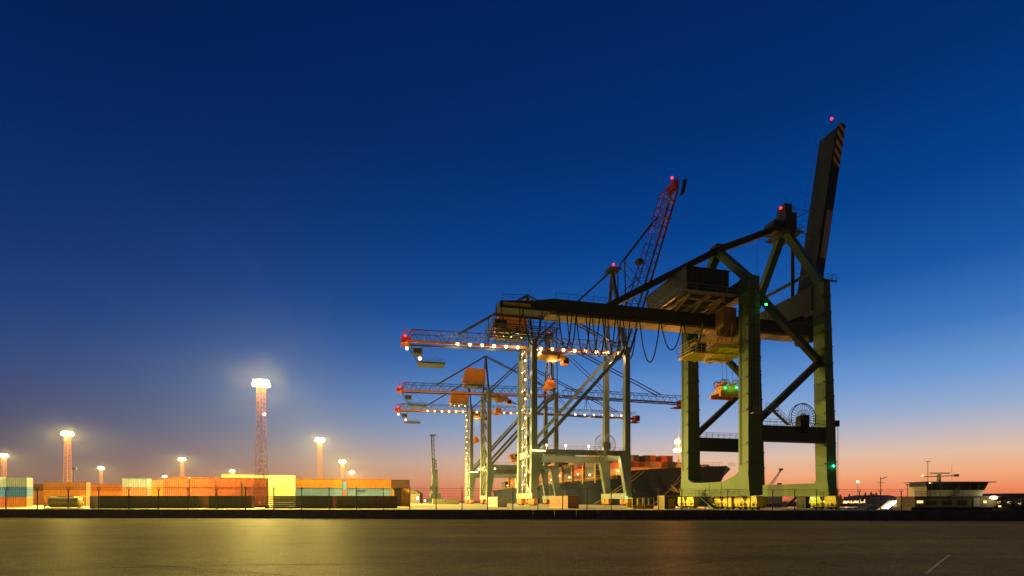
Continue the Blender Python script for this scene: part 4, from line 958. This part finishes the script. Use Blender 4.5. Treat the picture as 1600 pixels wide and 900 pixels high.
def pole_lamp(px, Y, h, m, col, lab, pw, z0=PZ):
    g = thing('pole_lamp', lab, 'lamp', PX(px,Y,z0), 0, 'small pole lamps'); MB().tube((0,0,0),(0,0,h),.12,6,.07).box(-.3,.3,-.3,.3,0,.2).build('pole', BLACK, g); MB().box(-.5,.5,-.3,.3,h,h+.14).build('hood', BLACK, g); MB().ball((0,-.25,h-.2),max(.3, Y/800*1.5)).build('lamp', m, g)
    if pw: light('POINT', (0,-1,h-.5), pw, col, g)
pole_lamp(652.5,280,3.4,E_WHITE,(1,.95,.7),'small bright lamp low by the dark shed, left of the mobile crane',2500); pole_lamp(642,330,2.0,E_WHITE,(.8,1,.6),'faint lamp at the dark shed, left of the bright one',1500)
pole_lamp(664,350,2.0,E_WARMB,(1,.8,.5),'faint warm lamp just left of the mobile crane foot',1500); pole_lamp(672,300,1.6,E_WHITE,(1,.9,.8),'pale lamp at the foot of the mobile crane',1200)
# chimneys and antenna masts on the horizon at left
for px, h, lab in ((115,22,'thin dark radio mast right of the left lattice mast'),(121.5,10,'short dark antenna pole between two floodlight masts'),(172,11,'short dark antenna pole right of the small floodlight mast')):
    g = thing('antenna_mast', lab, 'antenna', PX(px,300,PZ), 0, 'thin antenna masts on the horizon'); MB().tube((0,0,0),(0,0,h),.5 if h > 20 else .3,6,.15).build('pole', BLACK, g)
    MB().box(-.6,1.6,-.4,.4,h-2.2 if h > 20 else h-.6,h-.8 if h > 20 else h).build('antenna', BLACK, g)
# far derrick cranes seen through the green crane
dc = thing('derrick_crane', 'tiny far derrick crane with slanting jib seen between the green legs', 'crane', PX(1196,470,-.6), 0)
MB().box(-6,14,-3,3,0,14).build('base', BOATW, dc); q = MB(); q.bar((0,0,12),(14,0,31),.5); q.bar((3,0,12),(14.8,0,31),.4); q.box(12.6,16,-.6,.6,30.6,32.4); q.bar((14.5,0,31),(16,0,31.8),.3)
for i in range(6): q.bar((i*2.3,0,12+i*3.1),(3+(i+1)*1.95,0,12+(i+1)*3.1),.2)
q.build('jib', BUFF, dc)
g = thing('radar_tower', 'tiny far radar tower on a thin post between the green crane legs', 'tower', PX(1218,470,-.6), 0); MB().tube((0,0,0),(0,0,17.5),.3,6).build('post', BLACK, g); MB().box(-1.6,1.6,-.8,.8,17.5,19).build('head', BLACK, g)
# ------------------------------------------------------------------ right side: far shore trees, sheds, lamps, the boat
def conifer(px, Y, h, lab):
    g = thing('conifer_tree', lab, 'tree', PX(px,Y,-.7), RND.uniform(0,6), 'conifers on the far shore'); MB().tube((0,0,0),(0,0,h*.9),h*.03,5,.03).build('trunk', BARK, g); q = MB()
    for i in range(170):
        f = RND.random()**.8; z = h*(.12+.88*f); r = (1-f)*h*.26*RND.uniform(.35,1.1)+.12; a = RND.uniform(0,6.283); d = Vector((math.cos(a),math.sin(a),RND.uniform(-.5,.1))); c = Vector((0,0,z))+d*r; w = h*.045*RND.uniform(.6,1.4); t = Vector((-d.y,d.x,0))*w
        q.add([c-t-d*w*1.5, c+t-d*w*1.5, c+d*w*1.8+Vector((0,0,-w)), c+Vector((0,0,w*1.1))-d*w], [(0,1,2),(0,2,3),(1,2,3)])
    q.build('crown', LEAF, g)
tx = [1303,1308,1313,1320,1327,1333,1340,1347,1352,1357,1361,1365,1369,1374,1381,1389]; th = [5,7,8,6.5,8.5,6,7.5,7,9.5,8,10.5,9,10,6.5,5.5,5]
hw = {5:'low',7:'middling',8:'tall',6.5:'modest',8.5:'tallish',6:'small',7.5:'slim',9.5:'high',10.5:'highest',9:'broad',10:'very tall',5.5:'stubby'}
for i, (x_, h_) in enumerate(zip(tx, th)): conifer(x_, 500+RND.uniform(-8,8), h_*1.05, f'{hw[h_]} dark conifer on the far shore, {["first","second","third","fourth","fifth","sixth","seventh","eighth","ninth","tenth","eleventh","twelfth","thirteenth","fourteenth","fifteenth","last"][i]} right of the green crane')
shed(1340, 480, 40, 6.0, 20, 'long pale shed under the conifers with lit windows', win=9)
shed(1300, 472, 26, 4.2, 14, 'low pale building on the far shore right of the green crane', win=8, ridge=0)
shed(1391, 185, 16.5, 3.3, 12, 'dark-roofed shed left of the wheelhouse', z0=-.8, ridge=1.0, win=5)
shed(1537, 190, 34, 3.5, 16, 'wide dark shed with humped roof at the right edge', z0=-.8, ridge=2.0, win=9)
for i, x_ in enumerate(range(1306, 1352, 4)):
    pole_lamp(x_, 462, 1.2+.3*(i % 3), E_DIM if i % 4 else E_WARM, (1,.6,.3), f'tiny quay lamp on the far shore, {ordn[i]} of its row from the left', 0, -.6)
pole_lamp(1340,300,14,E_ORNG,(1,.5,.2),'high thin pole lamp right of the green crane',0,-.6); pole_lamp(1441,210,8.0,E_WARMB,(1,.8,.5),'small lamp against the sunset left of the wheelhouse mast',0,-.8)
for px, Y, h, lab in ((1376,120,8.2,'dark utility pole with crossarms left of the bright lamp'),(1418,150,7.4,'dark pole with a lamp head over the dark-roofed shed'),(1434,190,6.5,'short dark pole behind the shed roof'),(1352,300,7.5,'small dark pole beside the conifers'),(1445,180,7.2,'thin dark pole next to the wheelhouse')):
    g = thing('utility_pole', lab, 'pole', PX(px,Y,-.8), 0, 'dark utility poles by the basin'); MB().tube((0,0,0),(0,0,h),.09,6).build('pole', BLACK, g); q = MB(); q.bar((-.8,0,h-1.3),(.9,0,h-1.3),.09)
    if px == 1376: q.bar((0,0,h-.4),(1.5,0,h+.1),.12); q.bar((-.5,0,h-4.5),(.8,0,h-4.5),.08)
    else: q.box(-.3,.4,-.2,.2,h-.15,h+.15)
    q.build('crossarm', BLACK, g)
# white-lit canopy
g = thing('floodlit_canopy', 'white sloping canopy glaring under a white floodlight', 'canopy', PX(1382,140,-.8), 0)
MB().prism([(0,.1),(3.4,2.7),(3.8,2.7),(.5,.1)], 0, 3, 'y').build('slope', BOATW, g); MB().box(4.6,7.4,.8,3,0,2.6).build('wall', BOATW, g); MB().box(3.2,8.0,-.2,3.2,2.75,2.9).build('roof', ROOF, g)
MB().box(4.2,4.3,-.1,0,0,2.74).build('post', STEEL, g)
for x in (4.9,6.4): MB().ball((x,.3,2.3),.22).build('lamp', E_WHITE, g); 
light('POINT', (5.6,-.9,2.2), 9000, (1,.93,.8), g, .2); light('POINT', (1.5,-.6,1.8), 4000, (1,.93,.8), g)
pole_lamp(1561,118,1.7,E_WARM,(1,.6,.3),'small orange lamp right of the bright wheelhouse lamp',150,-.8)
# bollard-like small yellow machines by the basin
for px, w_, lab in ((1352,1.3,'small yellow machine by the water left of the canopy'),(1384,1.4,'yellow container skip in front of the canopy')):
    g = thing('yellow_skip', lab, 'skip', PX(px,82,-.8), .2, 'yellow skips by the basin'); MB().frus((0,w_*.8,0,1.2),.1,(-.2,w_,-.1,1.3),1.1).build('body', YELLOW, g); MB().box(.1,w_*.7,.2,1.0,1.1,1.35).build('load', BLACK, g)
    light('POINT', (1,-1.5,2.6), 60, (1,.8,.2), g)
# the moored boat with its wheelhouse
bt = thing('pilot_boat', 'moored boat with pale wheelhouse, slanting windows and radar mast', 'boat', PX(1425,100,WZ), 0)
q = MB(); hs_ = [(1.0,2.6),(1.8,3.2),(3,3.4),(12,3.4),(18,3.0),(20,2.2)]; vs = []
for x, w_ in hs_: vs += [(x,4-w_*.7,.0),(x,4-w_,3.1),(x,4+w_,3.1),(x,4+w_*.7,0)]
n = len(hs_); q.add(vs, [(4*i+j,4*i+4+j,4*i+5+j,4*i+1+j) for i in range(n-1) for j in range(3)]+[(0,1,2,3),(4*n-1,4*n-2,4*n-3,4*n-4)]); q.build('hull', BLACK, bt)
q = MB(); q.box(1.8,18,1.6,6.4,3.12,5.1); q.box(1.6,18.6,1.2,6.8,5.1,5.25); q.rail((1.6,1.2,5.25),(4,1.2,5.25),1,1); dh = q.build('deckhouse', WALLM, bt)
q = MB()
for x in (4.2,7.2,10.2): q.box(x,x+1.9,1.52,1.58,3.6,4.5)
q.build('window', GLASS, dh); MB().box(2.2,3.4,1.52,1.58,3.9,4.4).box(15.4,16.0,1.52,1.58,3.9,4.4).build('lit_window', E_DIM, dh); MB().box(13.4,14.6,1.5,1.57,3.2,4.9).build('door', BOATW, dh)
wh = MB(); wh.frus((4.3,10.4,1.7,6.0),5.26,(4.1,10.4,1.5,6.2),7.2); wh.frus((10.41,15.2,1.7,6.0),5.26,(10.41,15.8,1.5,6.2),7.2); wh = wh.build('wheelhouse', BOATW, bt)
q = MB(); q.hexa([(4.25,1.45,6.5),(10.3,1.45,6.5),(10.3,1.6,6.5),(4.25,1.6,6.5)],[(4.0,1.3,8.0),(10.35,1.3,8.0),(10.35,1.6,8.0),(4.0,1.6,8.0)]); q.hexa([(10.5,1.45,6.5),(15.5,1.45,6.5),(15.5,1.6,6.5),(10.5,1.6,6.5)],[(10.5,1.3,8.0),(16.2,1.3,8.0),(16.2,1.6,8.0),(10.5,1.6,8.0)]); q.box(4.2,15.9,1.61,6.1,7.2,8.0); q.build('window', GLASS, wh)
q = MB()
for x in (4.9,6.6,10.38,12.4,14.2): q.bar((x,1.38,6.5),(x+.02*(x-10),1.24,8.0),.1)
q.box(3.4,17.4,.9,6.6,8.01,8.16); q.build('roof', ROOF, wh)
q = MB(); q.bar((7.4,2.6,8.1),(7.4,2.6,9.7),.5); q.bar((4.2,2.6,9.2),(11.2,2.6,9.4),.18); q.bar((5.6,2.6,9.9),(9.6,2.6,9.9),.22); q.box(10.4,11.3,2.4,2.8,9.2,9.7); q.tube((5.2,2.6,8.1),(5.2,2.6,12.4),.06,5); q.bar((4.6,2.6,12.2),(5.8,2.6,12.2),.1); q.tube((10,2.6,8.1),(10,2.6,11.6),.03,4); q.build('radar_mast', BOATW, bt)
q = MB(); q.rail((3.6,1.0,5.25),(10.4,1.0,5.25),1.1,.9,.05); q.bar((8,.9,5.3),(9.6,.9,6.6),.3); q.build('railing', STEEL, wh)
MB().ball((4.0,2.4,9.4),.13).build('lamp', E_WARMB, bt)
light('POINT', (7,-1.5,7.5), 130, (1,.85,.3), bt, .2); MB().ball((16.6,1.1,5.0),.3).ball((17.4,1.1,5.0),.3).ball((17.0,1.1,5.0),.34).build('deck_lamp', E_WARMB, bt); light('POINT', (17,.4,5.1), 220, (1,.85,.4), bt, .3)
# low dark bushes on the right bank
for i, (px, Y, w_, h_, lab) in enumerate(((1572,84,5,2.6,'broad dark bush on the bank, left of the two at the right edge'),(1596,82,5.5,3.0,'dark bush on the bank cut by the right picture edge'),(1352,150,7,2.0,'low dark bush at the water left of the utility pole'))):
    g = thing('bush', lab, 'bush', PX(px,Y,-.9), 0, 'bushes on the bank'); MB().tube((0,0,0),(0,0,h_*.6),.1,5).build('stem', BARK, g); q = MB()
    for k_ in range(900):
        a = RND.uniform(0,6.283); r = RND.random()**.5; z = RND.random(); c = Vector((math.cos(a)*r*w_/2*(1-.4*z), math.sin(a)*r*1.6, .1+h_*z*(1-.45*r*r)+RND.uniform(0,.3))); d = Vector((RND.uniform(-1,1),RND.uniform(-1,1),RND.uniform(-.3,1))).normalized()*.22; e_ = d.orthogonal().normalized()*.13
        q.add([c-d, c+e_, c+d, c-e_], [(0,1,2,3)])
    q.build('foliage', LEAF, g)
tag(MB().prism([(112,78),(200,66),(260,100),(260,121),(145,118),(118,104)], -4, -.9, 'z').build('bank_ground', SHORE), kind='structure')

# ------------------------------------------------------------------ evening haze over the harbour
hz = MB(); hz.box(-520,520,-60,760,-5.5,135); hz = hz.build('haze', None or bpy.data.materials.new('haze'))
tag(hz, kind='stuff'); hm = hz.data.materials[0]; hm.use_nodes = True; ht = hm.node_tree; ht.nodes.clear()
ho_ = ht.nodes.new('ShaderNodeOutputMaterial'); pv = ht.nodes.new('ShaderNodeVolumePrincipled'); pv.inputs['Color'].default_value = (.9,.9,.92,1); pv.inputs['Density'].default_value = .000038; pv.inputs['Anisotropy'].default_value = .78
ht.links.new(pv.outputs[0], ho_.inputs['Volume'])
S.cycles.volume_bounces = 0
